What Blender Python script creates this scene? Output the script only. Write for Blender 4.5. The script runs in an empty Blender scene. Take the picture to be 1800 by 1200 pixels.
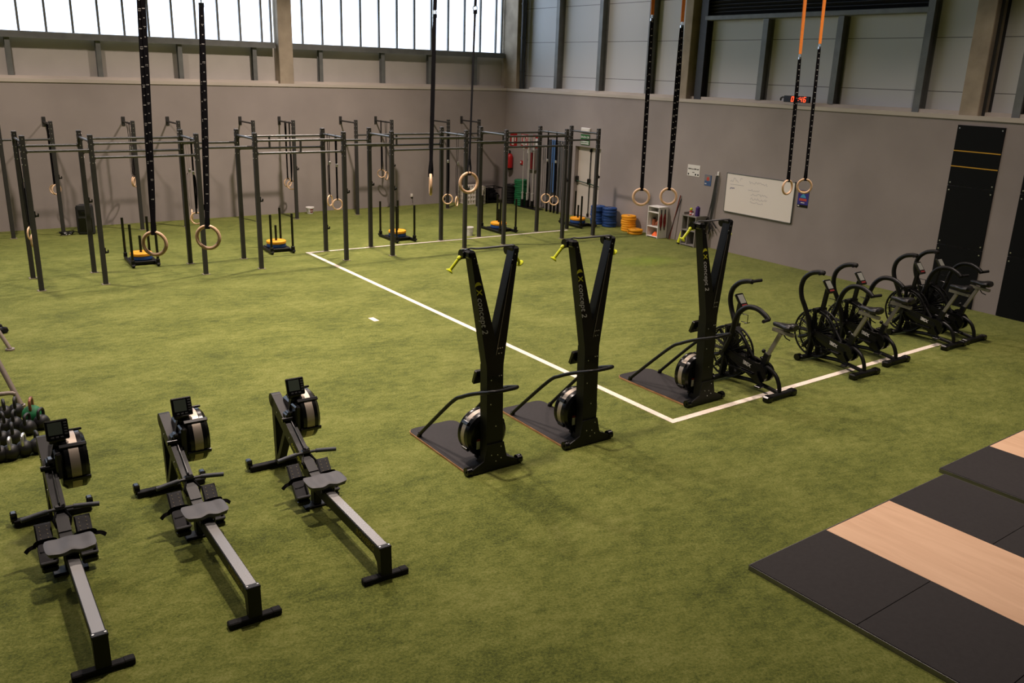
import bpy, bmesh, math, random
from mathutils import Vector, Matrix

scene = bpy.context.scene
COL = scene.collection
V = Vector
PI = math.pi

# ---------------------------------------------------------------- camera
CAM_POS = V((0.0, 0.0, 3.69))
FOCAL = 1525.05                      # pixels for an 1800 x 1200 frame
pitch, yaw, roll = 0.301, 0.617, 0.033
cy, sy, cp, sp = math.cos(yaw), math.sin(yaw), math.cos(pitch), math.sin(pitch)
FW = V((sy * cp, cy * cp, -sp))
_r0 = V((cy, -sy, 0.0))
_u0 = _r0.cross(FW)
RT = _r0 * math.cos(roll) + _u0 * math.sin(roll)
UP = -_r0 * math.sin(roll) + _u0 * math.cos(roll)
cam_data = bpy.data.cameras.new('camera')
cam_data.sensor_width = 36.0
cam_data.lens = 36.0 * FOCAL / 1800.0
cam_data.clip_end = 200
cam = bpy.data.objects.new('camera', cam_data)
COL.objects.link(cam)
M = Matrix((RT, UP, -FW)).transposed().to_4x4()
M.translation = CAM_POS
cam.matrix_world = M
scene.camera = cam

# ---------------------------------------------------------------- world, lamps and added fills, exposure
scene.view_settings.view_transform = 'Standard'
scene.view_settings.look = 'None'
scene.view_settings.gamma = 1.0
scene.view_settings.exposure = 0.0
scene.view_settings.use_curve_mapping = False
world = bpy.data.worlds.new('world')
scene.world = world
world.use_nodes = True
world.node_tree.nodes['Background'].inputs[0].default_value = (0.55, 0.65, 0.8, 1)
world.node_tree.nodes['Background'].inputs[1].default_value = 0.25

ROOM_TOP = 8.8
WARM = (1.0, 0.83, 0.73)


def ceiling_lamp_or_fill(x, y, watts, beam=112, color=WARM, z=8.2, size=0.42):
    d = bpy.data.lights.new('high_bay_or_fill_light', 'AREA')
    d.shape = 'DISK'
    d.size = size
    d.energy = watts
    d.color = color
    d.spread = math.radians(beam)
    o = bpy.data.objects.new('high_bay_or_fill_light', d)
    COL.objects.link(o)
    o.location = (x, y, z)
    return o


for lx, ly, lw, beam in ((1.2, 17.4, 300, 128), (8.2, 17.0, 540, 126), (13.2, 17.2, 40, 105),
                         (-1.5, 10.0, 120, 112), (4.4, 11.6, 300, 112), (10.4, 11.4, 130, 105),  # middle entry is an added fill that holds the turf brightness
                         (3.4, 7.1, 195, 108), (11.6, 6.6, 110, 100), (8.8, 3.2, 110, 100)):  # last entry is added to brighten the platform wood
    ceiling_lamp_or_fill(lx, ly, lw, beam)

WINDOW_GLOW = 3.0                    # brightness of the daylit translucent panes

# ---------------------------------------------------------------- geometry measured in the photograph
XW, YW = 14.96, 21.78                # inner faces of right and back wall
LEDGE = 3.23                         # top of the lower concrete wall


def ray(px, py):
    return FW + RT * ((px - 900.0) / FOCAL) + UP * ((600.0 - py) / FOCAL)


def hit(px, py, axis, value):
    d = ray(px, py)
    return CAM_POS + d * ((value - CAM_POS[axis]) / d[axis])


def on_floor(px, py, z=0.0):
    return hit(px, py, 2, z)


def on_back(px, py, off=0.0):
    return hit(px, py, 1, YW + off)


def on_right(px, py, off=0.0):
    return hit(px, py, 0, XW + off)


# ---------------------------------------------------------------- materials
def lin(c):
    return tuple(((v / 255.0) / 12.92 if v / 255.0 <= 0.04045 else ((v / 255.0 + 0.055) / 1.055) ** 2.4) for v in c)


def mat(name, rgb, rough=0.6, metal=0.0, var=0.0, scale=8.0, bump=0.0, bscale=60.0, spec=0.5, emit=None, estr=0.0, coat=0.0):
    m = bpy.data.materials.new(name)
    m.use_nodes = True
    nt = m.node_tree
    b = nt.nodes['Principled BSDF']
    c = lin(rgb) + (1,)
    b.inputs['Base Color'].default_value = c
    b.inputs['Roughness'].default_value = rough
    b.inputs['Metallic'].default_value = metal
    b.inputs['Specular IOR Level'].default_value = spec
    if coat:
        b.inputs['Coat Weight'].default_value = coat
    tc = nt.nodes.new('ShaderNodeTexCoord')
    if var:
        n = nt.nodes.new('ShaderNodeTexNoise')
        n.inputs['Scale'].default_value = scale
        n.inputs['Detail'].default_value = 6
        nt.links.new(tc.outputs['Object'], n.inputs['Vector'])
        r = nt.nodes.new('ShaderNodeValToRGB')
        r.color_ramp.elements[0].position = 0.3
        r.color_ramp.elements[1].position = 0.7
        r.color_ramp.elements[0].color = tuple(v * (1 - var) for v in c[:3]) + (1,)
        r.color_ramp.elements[1].color = tuple(min(1, v * (1 + var)) for v in c[:3]) + (1,)
        nt.links.new(n.outputs['Fac'], r.inputs[0])
        nt.links.new(r.outputs[0], b.inputs['Base Color'])
    if bump:
        n2 = nt.nodes.new('ShaderNodeTexNoise')
        n2.inputs['Scale'].default_value = bscale
        n2.inputs['Detail'].default_value = 4
        nt.links.new(tc.outputs['Object'], n2.inputs['Vector'])
        bp = nt.nodes.new('ShaderNodeBump')
        bp.inputs['Strength'].default_value = bump
        bp.inputs['Distance'].default_value = 0.01
        nt.links.new(n2.outputs['Fac'], bp.inputs['Height'])
        nt.links.new(bp.outputs[0], b.inputs['Normal'])
    if emit:
        b.inputs['Emission Color'].default_value = lin(emit) + (1,)
        b.inputs['Emission Strength'].default_value = estr
    return m


def turf_material():
    m = bpy.data.materials.new('turf')
    m.use_nodes = True
    nt = m.node_tree
    N, L = nt.nodes, nt.links
    b = N['Principled BSDF']
    b.inputs['Roughness'].default_value = 0.85
    b.inputs['Specular IOR Level'].default_value = 0.15
    b.inputs['Sheen Weight'].default_value = 0.3
    b.inputs['Sheen Tint'].default_value = (0.75, 0.8, 0.4, 1)
    tc = N.new('ShaderNodeTexCoord')

    def noise(scale, detail, stretch=(1, 1, 1), dist=0.0, rough=0.65):
        mp = N.new('ShaderNodeMapping')
        mp.inputs['Scale'].default_value = stretch
        mp.inputs['Rotation'].default_value = (0, 0, 0.5)
        L.new(tc.outputs['Object'], mp.inputs['Vector'])
        n = N.new('ShaderNodeTexNoise')
        n.inputs['Scale'].default_value = scale
        n.inputs['Detail'].default_value = detail
        n.inputs['Roughness'].default_value = rough
        n.inputs['Distortion'].default_value = dist
        L.new(mp.outputs[0], n.inputs['Vector'])
        return n.outputs['Fac']

    def ramp(src, stops):
        r = N.new('ShaderNodeValToRGB')
        e = r.color_ramp.elements
        e[0].position, e[0].color = stops[0][0], stops[0][1]
        e[1].position, e[1].color = stops[-1][0], stops[-1][1]
        for p, c in stops[1:-1]:
            x = e.new(p)
            x.color = c
        L.new(src, r.inputs[0])
        return r.outputs[0]

    def math_(op, x, y):
        q = N.new('ShaderNodeMath')
        q.operation = op
        for i, v in enumerate((x, y)):
            if isinstance(v, (int, float)):
                q.inputs[i].default_value = v
            else:
                L.new(v, q.inputs[i])
        return q.outputs[0]

    large = noise(0.9, 12, (1, 1.5, 1), 0.0, 0.74)
    mid = noise(7.0, 8, (1, 1.7, 1), 0.0, 0.74)
    fine = noise(48, 5, (1, 1, 1), 0.0, 0.8)
    v = math_('ADD', math_('ADD', math_('MULTIPLY', large, 0.31), math_('MULTIPLY', mid, 0.27)), math_('MULTIPLY', fine, 0.42))
    c = ramp(v, [(0.41, (0.036, 0.048, 0.005, 1)), (0.478, (0.101, 0.121, 0.016, 1)), (0.525, (0.154, 0.170, 0.030, 1)), (0.60, (0.230, 0.236, 0.066, 1))])
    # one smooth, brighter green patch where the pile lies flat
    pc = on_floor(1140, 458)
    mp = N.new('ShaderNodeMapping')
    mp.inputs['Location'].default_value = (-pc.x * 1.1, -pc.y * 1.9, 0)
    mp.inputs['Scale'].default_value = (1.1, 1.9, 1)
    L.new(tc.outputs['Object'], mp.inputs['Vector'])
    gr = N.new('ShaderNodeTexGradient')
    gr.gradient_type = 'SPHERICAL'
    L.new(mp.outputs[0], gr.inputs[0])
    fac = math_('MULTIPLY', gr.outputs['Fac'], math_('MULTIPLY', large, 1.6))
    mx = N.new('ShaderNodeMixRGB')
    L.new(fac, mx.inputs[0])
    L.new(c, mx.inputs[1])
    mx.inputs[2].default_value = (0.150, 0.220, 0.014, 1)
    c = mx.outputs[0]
    L.new(c, b.inputs['Base Color'])
    bp = N.new('ShaderNodeBump')
    bp.inputs['Strength'].default_value = 0.5
    bp.inputs['Distance'].default_value = 0.02
    L.new(noise(120, 3), bp.inputs['Height'])
    L.new(bp.outputs[0], b.inputs['Normal'])
    return m


def wall_material(name, rgb, stain=0.12):
    m = mat(name, rgb, 0.85, 0, stain, 0.7, 0.12, 90, spec=0.25)
    return m


def stripes_material(name, rgb, dark, axis, period, width):
    """panel with thin dark joints every `period` metres along one object axis"""
    m = mat(name, rgb, 0.55, spec=0.4)
    nt = m.node_tree
    N, L = nt.nodes, nt.links
    tc = N.new('ShaderNodeTexCoord')
    sx = N.new('ShaderNodeSeparateXYZ')
    L.new(tc.outputs['Object'], sx.inputs[0])
    md = N.new('ShaderNodeMath')
    md.operation = 'PINGPONG'
    md.inputs[1].default_value = period / 2
    L.new(sx.outputs[axis], md.inputs[0])
    lt = N.new('ShaderNodeMath')
    lt.operation = 'LESS_THAN'
    lt.inputs[1].default_value = width / 2
    L.new(md.outputs[0], lt.inputs[0])
    mx = N.new('ShaderNodeMixRGB')
    mx.inputs[1].default_value = lin(rgb) + (1,)
    mx.inputs[2].default_value = lin(dark) + (1,)
    L.new(lt.outputs[0], mx.inputs[0])
    L.new(mx.outputs[0], N['Principled BSDF'].inputs['Base Color'])
    return m


def wood_material(name, c0, c1, rough=0.45, scale=3.0, stretch=(1, 12, 12)):
    m = mat(name, c0, rough)
    nt = m.node_tree
    N, L = nt.nodes, nt.links
    tc = N.new('ShaderNodeTexCoord')
    mp = N.new('ShaderNodeMapping')
    mp.inputs['Scale'].default_value = stretch
    L.new(tc.outputs['Object'], mp.inputs['Vector'])
    n = N.new('ShaderNodeTexNoise')
    n.inputs['Scale'].default_value = scale
    n.inputs['Detail'].default_value = 8
    n.inputs['Distortion'].default_value = 0.6
    L.new(mp.outputs[0], n.inputs['Vector'])
    r = N.new('ShaderNodeValToRGB')
    r.color_ramp.elements[0].position = 0.3
    r.color_ramp.elements[1].position = 0.7
    r.color_ramp.elements[0].color = lin(c1) + (1,)
    r.color_ramp.elements[1].color = lin(c0) + (1,)
    L.new(n.outputs['Fac'], r.inputs[0])
    L.new(r.outputs[0], N['Principled BSDF'].inputs['Base Color'])
    return m


def concrete_material(name, rgb):
    return mat(name, rgb, 0.9, 0, 0.22, 2.2, 0.25, 30, spec=0.2)


MT = dict(
    turf=turf_material(),
    wall=wall_material('grey_wall_paint', (153, 144, 140)),
    cap=wall_material('ledge_concrete', (190, 181, 170)),
    panel=stripes_material('sandwich_panel', (196, 197, 198), (90, 90, 90), 'Z', 0.9, 0.012),
    concrete=concrete_material('column_concrete', (162, 149, 131)),
    steel=mat('galvanised_steel', (112, 114, 112), 0.55, 0.3, 0.15, 5),
    dsteel=mat('dark_steel', (58, 58, 58), 0.5, 0.4, 0.1, 6),
    pane=mat('translucent_pane', (240, 245, 250), 0.5, emit=(212, 230, 255), estr=WINDOW_GLOW),
    ceil=mat('ceiling_sheet', (84, 84, 84), 0.8),
    farwall=mat('dark_hall_wall', (90, 88, 86), 0.8),  # dark grey lowers the bounce off the walls out of view
    line=mat('white_turf_line', (236, 222, 205), 0.9, 0, 0.08, 40, 0.5, 120),
    black=mat('black_powder_coat', (11, 11, 11), 0.45, 0, 0, 1, 0.05, 300, spec=0.3),
    gloss=mat('black_gloss', (8, 8, 9), 0.25, 0, spec=0.45),
    rubber=mat('black_rubber', (18, 17, 17), 0.8, 0, 0.15, 12, 0.2, 150, spec=0.3),
    plastic=mat('dark_grey_plastic', (40, 41, 43), 0.5),
    seat=mat('grey_seat_plastic', (80, 80, 82), 0.6, 0, 0, 1, 0.05, 200),
    footgrey=mat('footrest_grey', (52, 52, 54), 0.6),
    grip=mat('slate_grip', (58, 62, 68), 0.6),
    rail=mat('brushed_rail', (134, 133, 132), 0.42, 0.9, 0, 3),
    perf=mat('perforated_band', (176, 164, 150), 0.45, 0.7, 0.06, 200),
    chrome=mat('chrome', (205, 205, 205), 0.15, 1.0),
    bolt=mat('bolt_metal', (200, 200, 198), 0.3, 0.8),
    rig=mat('rig_grey_coat', (54, 53, 52), 0.5, 0.2, 0.06, 9),
    bar=mat('rig_bar_steel', (84, 84, 82), 0.33, 0.6, 0.08, 9),
    wood=wood_material('ring_wood', (238, 204, 166), (222, 180, 138), 0.45, 30, (1, 1, 1)),
    ply=wood_material('plywood', (224, 186, 152), (210, 170, 136), 0.55, 1.6, (7, 1, 7)),
    plyedge=wood_material('plywood_edge', (206, 160, 112), (160, 112, 70), 0.6, 6, (1, 1, 8)),
    strap=mat('black_webbing', (14, 13, 15), 0.95, 0, 0, 1, 0.3, 400, spec=0.1),
    white=mat('white_paint', (225, 222, 216), 0.6),
    orange=mat('orange_sling', (255, 138, 18), 0.7, 0, 0.1, 40),
    yellow=mat('yellow_rubber', (236, 160, 12), 0.6, 0, 0.06, 20),
    blue=mat('blue_rubber', (20, 62, 122), 0.65, 0, 0.08, 20),
    green=mat('green_rubber', (14, 104, 58), 0.65, 0, 0.08, 20),
    lime=mat('lime_plastic', (206, 214, 24), 0.45),
    limetext=mat('lime_lettering', (196, 196, 40), 0.5),
    mat_black=mat('platform_mat', (45, 42, 42), 0.75, 0, 0.1, 30, 0.15, 200, spec=0.3),
    lcd=mat('lcd_glass', (64, 72, 64), 0.25),
    red=mat('red_paint', (170, 22, 26), 0.4),
    darkred=mat('dark_red_cloth', (128, 30, 28), 0.8),
    stickred=mat('red_pole', (122, 52, 40), 0.55),
    led=mat('red_led', (255, 40, 20), 0.5, emit=(255, 70, 30), estr=3.0),
    doorw=mat('door_white', (206, 196, 184), 0.5),
    board=mat('whiteboard', (238, 230, 222), 0.35),
    ink=mat('faint_ink', (190, 184, 188), 0.6),
    inkblue=mat('blue_ink', (110, 112, 150), 0.6),
    signgreen=mat('exit_sign_green', (28, 108, 44), 0.5),
    posterblue=mat('poster_blue', (62, 88, 132), 0.6),
    posterviolet=mat('poster_violet', (48, 42, 130), 0.55),
    posterred=mat('poster_red', (186, 70, 58), 0.6),
    postercyan=mat('poster_cyan', (70, 150, 190), 0.6),
    gold=mat('yellow_line', (206, 156, 40), 0.5),
    wallball=mat('black_target_board', (9, 10, 10), 0.7, 0, 0.1, 4, spec=0.2),
    greyboard=mat('grey_board', (128, 124, 118), 0.7, 0, 0.08, 8),
    purple=mat('purple_foam', (62, 34, 110), 0.7),
    ocone=mat('orange_cone', (255, 104, 20), 0.55),
    brown=mat('brown_leather', (150, 84, 52), 0.6),
    skin=mat('pale_pink', (214, 190, 200), 0.7),
    iron=mat('cast_iron', (22, 22, 23), 0.5, 0.1, 0.1, 30),
    rack=mat('grey_tube', (138, 126, 116), 0.5, 0.2),
    rust=mat('worn_handle', (140, 92, 70), 0.45, 0.5, 0.25, 40),
    bandblue=mat('blue_band', (70, 104, 150), 0.7),
    bandgrey=mat('grey_band', (96, 98, 98), 0.7),
    crate=mat('crate_white', (232, 225, 214), 0.6),
    plate=mat('pale_base_plate', (124, 116, 94), 0.7),
    saddle=mat('saddle_vinyl', (22, 21, 22), 0.35),
    aluslide=mat('satin_aluminium', (150, 146, 136), 0.4, 0.6),
    mesh=mat('fan_blade', (20, 21, 21), 0.5, 0.2),
    barbell=mat('barbell_steel', (196, 192, 186), 0.4, 0.3),
    lcdlight=mat('pale_lcd', (138, 140, 132), 0.3),
    cordgrey=mat('grey_cord', (52, 53, 48), 0.7),
    darkbrown=mat('dark_brown_wood', (84, 52, 36), 0.7),
    greytext=mat('grey_lettering', (188, 188, 188), 0.5),
    strip=mat('window_strip_panel', (180, 174, 167), 0.7, 0, 0.05, 2),
)


# ---------------------------------------------------------------- mesh builder
class MB:
    def __init__(self):
        self.v, self.f, self.mi, self.m = [], [], [], 0
        self.M = Matrix.Identity(4)

    def use(self, i):
        self.m = i
        return self

    def _add(self, vs, fs):
        n = len(self.v)
        self.v += [self.M @ V(p) for p in vs]
        for f in fs:
            self.f.append([n + i for i in f])
            self.mi.append(self.m)
        return self

    def box(self, c, s, bev=0.0, R=None):
        hx, hy, hz = s[0] / 2, s[1] / 2, s[2] / 2
        c = V(c)
        b = min(bev, hx * .49, hy * .49, hz * .49)
        if b <= 0:
            vs = [V((x * hx, y * hy, z * hz)) for x in (-1, 1) for y in (-1, 1) for z in (-1, 1)]
            fs = [(0, 1, 3, 2), (4, 6, 7, 5), (0, 4, 5, 1), (2, 3, 7, 6), (0, 2, 6, 4), (1, 5, 7, 3)]
        else:
            vs, idx = [], {}
            for x in (-1, 1):
                for y in (-1, 1):
                    for z in (-1, 1):
                        for a in range(3):
                            p = [x * (hx - b), y * (hy - b), z * (hz - b)]
                            p[a] = (x, y, z)[a] * (hx, hy, hz)[a]
                            idx[(x, y, z, a)] = len(vs)
                            vs.append(V(p))
            fs = []
            for a in range(3):
                o = [i for i in range(3) if i != a]
                for s0 in (-1, 1):
                    q = []
                    for t in ((-1, -1), (1, -1), (1, 1), (-1, 1)):
                        k = [0, 0, 0]
                        k[a] = s0
                        k[o[0]], k[o[1]] = t
                        q.append(idx[(k[0], k[1], k[2], a)])
                    fs.append(q)
                for s0 in (-1, 1):
                    for s1 in (-1, 1):
                        k0, k1 = [0, 0, 0], [0, 0, 0]
                        k0[o[0]] = k1[o[0]] = s0
                        k0[o[1]] = k1[o[1]] = s1
                        k0[a], k1[a] = -1, 1
                        fs.append([idx[(*k0, o[0])], idx[(*k1, o[0])], idx[(*k1, o[1])], idx[(*k0, o[1])]])
            for x in (-1, 1):
                for y in (-1, 1):
                    for z in (-1, 1):
                        fs.append([idx[(x, y, z, a)] for a in range(3)])
        if R is not None:
            vs = [R @ p for p in vs]
        return self._add([p + c for p in vs], fs)

    def beam(self, p0, p1, w, h, up=(0, 0, 1), bev=0.0, w1=None, h1=None):
        """box from p0 to p1; w across, h along `up`; optional other section at p1"""
        p0, p1 = V(p0), V(p1)
        d = (p1 - p0).normalized()
        up = V(up)
        side = d.cross(up)
        if side.length < 1e-6:
            side = d.cross(V((1, 0, 0)))
        side.normalize()
        u = side.cross(d)
        w1 = w if w1 is None else w1
        h1 = h if h1 is None else h1
        if bev and w1 == w and h1 == h:
            R = Matrix((side, d, u)).transposed()
            return self.box((p0 + p1) / 2, (w, (p1 - p0).length, h), bev, R)
        vs = []
        for p, a, b in ((p0, w, h), (p1, w1, h1)):
            for sx, sz in ((-1, -1), (1, -1), (1, 1), (-1, 1)):
                vs.append(p + side * sx * a / 2 + u * sz * b / 2)
        fs = [(0, 1, 2, 3), (7, 6, 5, 4)] + [(i, (i + 1) % 4, 4 + (i + 1) % 4, 4 + i) for i in range(4)]
        return self._add(vs, fs)

    def sweep(self, pts, section, closed=False, caps=True, up=None):
        """section: function(t)-> list of (a,b); a along side, b along normal"""
        pts = [V(p) for p in pts]
        n = len(pts)
        T = []
        for i in range(n):
            if closed:
                t = pts[(i + 1) % n] - pts[i - 1]
            else:
                t = pts[min(i + 1, n - 1)] - pts[max(i - 1, 0)]
            T.append(t.normalized())
        if up is not None:
            N0 = V(up)
        else:
            N0 = V((0, 0, 1)) if abs(T[0].z) < 0.9 else V((1, 0, 0))
        vs, k = [], 0
        for i in range(n):
            N0 = N0 - T[i] * N0.dot(T[i])
            if N0.length < 1e-6:
                N0 = T[i].orthogonal()
            N0.normalize()
            S = T[i].cross(N0)
            sec = section(i / max(1, n - 1))
            k = len(sec)
            for a, b in sec:
                vs.append(pts[i] + S * a + N0 * b)
        fs = []
        for i in range(n if closed else n - 1):
            j = (i + 1) % n
            for q in range(k):
                fs.append((i * k + q, i * k + (q + 1) % k, j * k + (q + 1) % k, j * k + q))
        if caps and not closed:
            fs.append(tuple(range(k - 1, -1, -1)))
            fs.append(tuple((n - 1) * k + q for q in range(k)))
        return self._add(vs, fs)

    def tube(self, pts, r, seg=10, closed=False, r1=None):
        def sec(t):
            q = r if r1 is None else r + (r1 - r) * t
            return [(q * math.cos(2 * PI * i / seg), q * math.sin(2 * PI * i / seg)) for i in range(seg)]
        return self.sweep(pts, sec, closed)

    def ribbon(self, pts, w, t, up):
        return self.sweep(pts, lambda q: [(-w / 2, -t / 2), (w / 2, -t / 2), (w / 2, t / 2), (-w / 2, t / 2)], up=up)

    def lathe(self, prof, c=(0, 0, 0), axis=(0, 0, 1), seg=24, closed=False):
        """prof: (radius, along axis)"""
        c, ax = V(c), V(axis).normalized()
        a = ax.orthogonal().normalized()
        b = ax.cross(a)
        vs, fs = [], []
        n = len(prof)
        for r, h in prof:
            for i in range(seg):
                t = 2 * PI * i / seg
                vs.append(c + ax * h + (a * math.cos(t) + b * math.sin(t)) * max(r, 1e-4))
        for j in range(n if closed else n - 1):
            k = (j + 1) % n
            for i in range(seg):
                fs.append((j * seg + i, j * seg + (i + 1) % seg, k * seg + (i + 1) % seg, k * seg + i))
        if not closed:
            fs.append(tuple(range(seg - 1, -1, -1)))
            fs.append(tuple((n - 1) * seg + i for i in range(seg)))
        return self._add(vs, fs)

    def cyl(self, p0, p1, r, seg=16, r1=None):
        p0, p1 = V(p0), V(p1)
        L = (p1 - p0).length
        return self.lathe([(r, 0), (r if r1 is None else r1, L)], p0, p1 - p0, seg)

    def torus(self, c, R, r, normal=(0, 1, 0), seg=40, rs=12):
        prof = [(R + r * math.cos(2 * PI * i / rs), r * math.sin(2 * PI * i / rs)) for i in range(rs)]
        return self.lathe(prof, c, normal, seg, closed=True)

    def ball(self, c, r, sc=(1, 1, 1), seg=16):
        n = seg // 2
        vs, fs = [], []
        c = V(c)
        for j in range(n + 1):
            t = PI * j / n
            for i in range(seg):
                p = 2 * PI * i / seg
                rr = max(math.sin(t), 1e-3)
                vs.append(c + V((r * sc[0] * rr * math.cos(p), r * sc[1] * rr * math.sin(p), r * sc[2] * math.cos(t))))
        for j in range(n):
            for i in range(seg):
                fs.append((j * seg + i, j * seg + (i + 1) % seg, (j + 1) * seg + (i + 1) % seg, (j + 1) * seg + i))
        return self._add(vs, fs)

    def prism(self, poly, fn, t0, t1):
        """poly: list of (a,b); fn(a,b,t)->xyz"""
        n = len(poly)
        vs = [fn(a, b, t0) for a, b in poly] + [fn(a, b, t1) for a, b in poly]
        fs = [tuple(range(n)), tuple(range(2 * n - 1, n - 1, -1))]
        fs += [(i, (i + 1) % n, n + (i + 1) % n, n + i) for i in range(n)]
        return self._add(vs, fs)

    def text(self, s, size, Mx, align='CENTER', shear=0.0, bold=0.0, ext=0.0006):
        cu = bpy.data.curves.new('lettering', 'FONT')
        cu.body = s
        cu.size = size
        cu.align_x = align
        cu.align_y = 'CENTER'
        cu.shear = shear
        cu.offset = bold
        cu.extrude = ext
        cu.resolution_u = 3
        o = bpy.data.objects.new('lettering', cu)
        COL.objects.link(o)
        bpy.context.view_layer.update()
        me = bpy.data.meshes.new_from_object(o)
        vs = [Mx @ v.co for v in me.vertices]
        fs = [tuple(p.vertices) for p in me.polygons]
        bpy.data.objects.remove(o)
        bpy.data.curves.remove(cu)
        bpy.data.meshes.remove(me)
        return self._add(vs, fs)

    def build(self, name, mats, parent=None, loc=None, smooth=True, rotz=0.0):
        me = bpy.data.meshes.new(name)
        me.from_pydata([tuple(p) for p in self.v], [], self.f)
        if not isinstance(mats, (list, tuple)):
            mats = [mats]
        for m in mats:
            me.materials.append(m)
        me.polygons.foreach_set('material_index', self.mi)
        bm = bmesh.new()
        bm.from_mesh(me)
        bmesh.ops.recalc_face_normals(bm, faces=bm.faces[:])
        bm.to_mesh(me)
        bm.free()
        if smooth:
            me.polygons.foreach_set('use_smooth', [True] * len(me.polygons))
            me.set_sharp_from_angle(angle=math.radians(35))
        me.update()
        o = bpy.data.objects.new(name, me)
        COL.objects.link(o)
        if parent is not None:
            o.parent = parent
        if loc is not None:
            o.location = loc
        if rotz:
            o.rotation_euler = (0, 0, rotz)
        return o


def curve_pts(pts, sub=6, closed=False):
    """Catmull-Rom through the given points"""
    P = [V(p) for p in pts]
    out = []
    n = len(P)
    rng = range(n) if closed else range(n - 1)
    for i in rng:
        if closed:
            a, b, c, d = P[i - 1], P[i], P[(i + 1) % n], P[(i + 2) % n]
        else:
            a, b, c, d = P[max(i - 1, 0)], P[i], P[i + 1], P[min(i + 2, n - 1)]
        for k in range(sub):
            t = k / sub
            out.append(0.5 * ((2 * b) + (c - a) * t + (2 * a - 5 * b + 4 * c - d) * t * t + (3 * b - a - 3 * c + d) * t ** 3))
    if not closed:
        out.append(P[-1])
    return out


def basis(origin, ex, ey, ez):
    m = Matrix((V(ex), V(ey), V(ez))).transposed().to_4x4()
    m.translation = V(origin)
    return m


def tag(o, label, cat, group=None, kind=None):
    o['label'] = label
    o['category'] = cat
    if group:
        o['group'] = group
    if kind:
        o['kind'] = kind
    return o


def thing(name, label, cat, loc=(0, 0, 0), rotz=0.0, group=None):
    o = bpy.data.objects.new(name, None)
    o.empty_display_size = 0.1
    COL.objects.link(o)
    o.location = loc
    o.rotation_euler = (0, 0, rotz)
    return tag(o, label, cat, group)


def struct(name, mb, mats, label=None):
    o = mb.build(name, mats)
    o['kind'] = 'structure'
    if label:
        o['label'] = label
    return o


def dup(root, loc, rotz=None, label=None, group=None):
    r = root.copy()
    COL.objects.link(r)
    r.location = loc
    if rotz is not None:
        r.rotation_euler = (0, 0, rotz)
    if label:
        r['label'] = label
    if group:
        r['group'] = group
    for ch in list(root.children):
        c = ch.copy()
        COL.objects.link(c)
        c.parent = r
        for g in list(ch.children):
            d = g.copy()
            COL.objects.link(d)
            d.parent = c
    return r


# ================================================================ THE HALL
X0, Y0 = -9.0, -5.0
mb = MB()
mb.box(((X0 + XW + 0.6) / 2, (Y0 + YW + 0.6) / 2, -0.05), (XW + 0.6 - X0, YW + 0.6 - Y0, 0.1))
struct('floor', mb, MT['turf'], 'olive green artificial turf floor of the gym')

# lower concrete walls with their pale caps
mb = MB()
mb.box(((X0 + XW + 0.4) / 2, YW + 0.2, (LEDGE - 0.07) / 2), (XW + 0.4 - X0, 0.4, LEDGE - 0.07))
mb.use(1).box(((X0 + XW + 0.4) / 2, YW + 0.19, LEDGE - 0.035), (XW + 0.4 - X0, 0.42, 0.07))
mb.use(1).box(((X0 + XW + 0.3) / 2, YW + 0.27, LEDGE + 0.03), (XW + 0.3 - X0, 0.2, 0.06))
mb.use(2).box(((X0 + XW + 0.4) / 2, YW + 0.39, 3.72), (XW + 0.4 - X0, 0.06, 1.0))
mb.use(2).box(((X0 + XW + 0.4) / 2, YW + 0.39, 8.1), (XW + 0.4 - X0, 0.06, 1.4))
struct('wall_back', mb, [MT['wall'], MT['cap'], MT['strip']], 'grey lower wall with pale ledge under the windows')

DOOR_Y0, DOOR_Y1, DOOR_H = 17.40, 18.45, 1.86
mb = MB()
yf = YW + 0.4
for y0, y1, z0, z1 in ((Y0, DOOR_Y0, 0, LEDGE - 0.07), (DOOR_Y1, yf, 0, LEDGE - 0.07), (DOOR_Y0, DOOR_Y1, DOOR_H, LEDGE - 0.07)):
    mb.box((XW + 0.2, (y0 + y1) / 2, (z0 + z1) / 2), (0.4, y1 - y0, z1 - z0))
mb.use(1).box((XW + 0.19, (Y0 + yf) / 2, LEDGE - 0.035), (0.42, yf - Y0, 0.07))
mb.use(1).box((XW + 0.27, (Y0 + 20.9) / 2, LEDGE + 0.03), (0.2, 20.9 - Y0, 0.06))
mb.use(2).box((XW + 0.39, (Y0 + yf) / 2, 6.0), (0.06, yf - Y0, 5.6))
struct('wall_right', mb, [MT['wall'], MT['cap'], MT['panel']], 'grey right wall with pale ledge and sandwich panels above')

mb = MB()
mb.box((X0 - 0.1, (Y0 + yf) / 2, ROOM_TOP / 2), (0.2, yf - Y0, ROOM_TOP))
struct('wall_left', mb, MT['farwall'])
mb = MB()
mb.box(((X0 + XW + 0.4) / 2, Y0 - 0.1, ROOM_TOP / 2), (XW + 0.4 - X0, 0.2, ROOM_TOP))
struct('wall_front', mb, MT['farwall'])
mb = MB()
mb.box(((X0 + XW + 0.4) / 2, (Y0 + yf) / 2, ROOM_TOP + 0.06), (XW + 0.6 - X0, yf - Y0 + 0.3, 0.12))
struct('ceiling', mb, MT['ceil'])

# windows: glowing translucent panes behind steel mullions
WZ0, WZ1 = 4.20, 7.4


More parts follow.
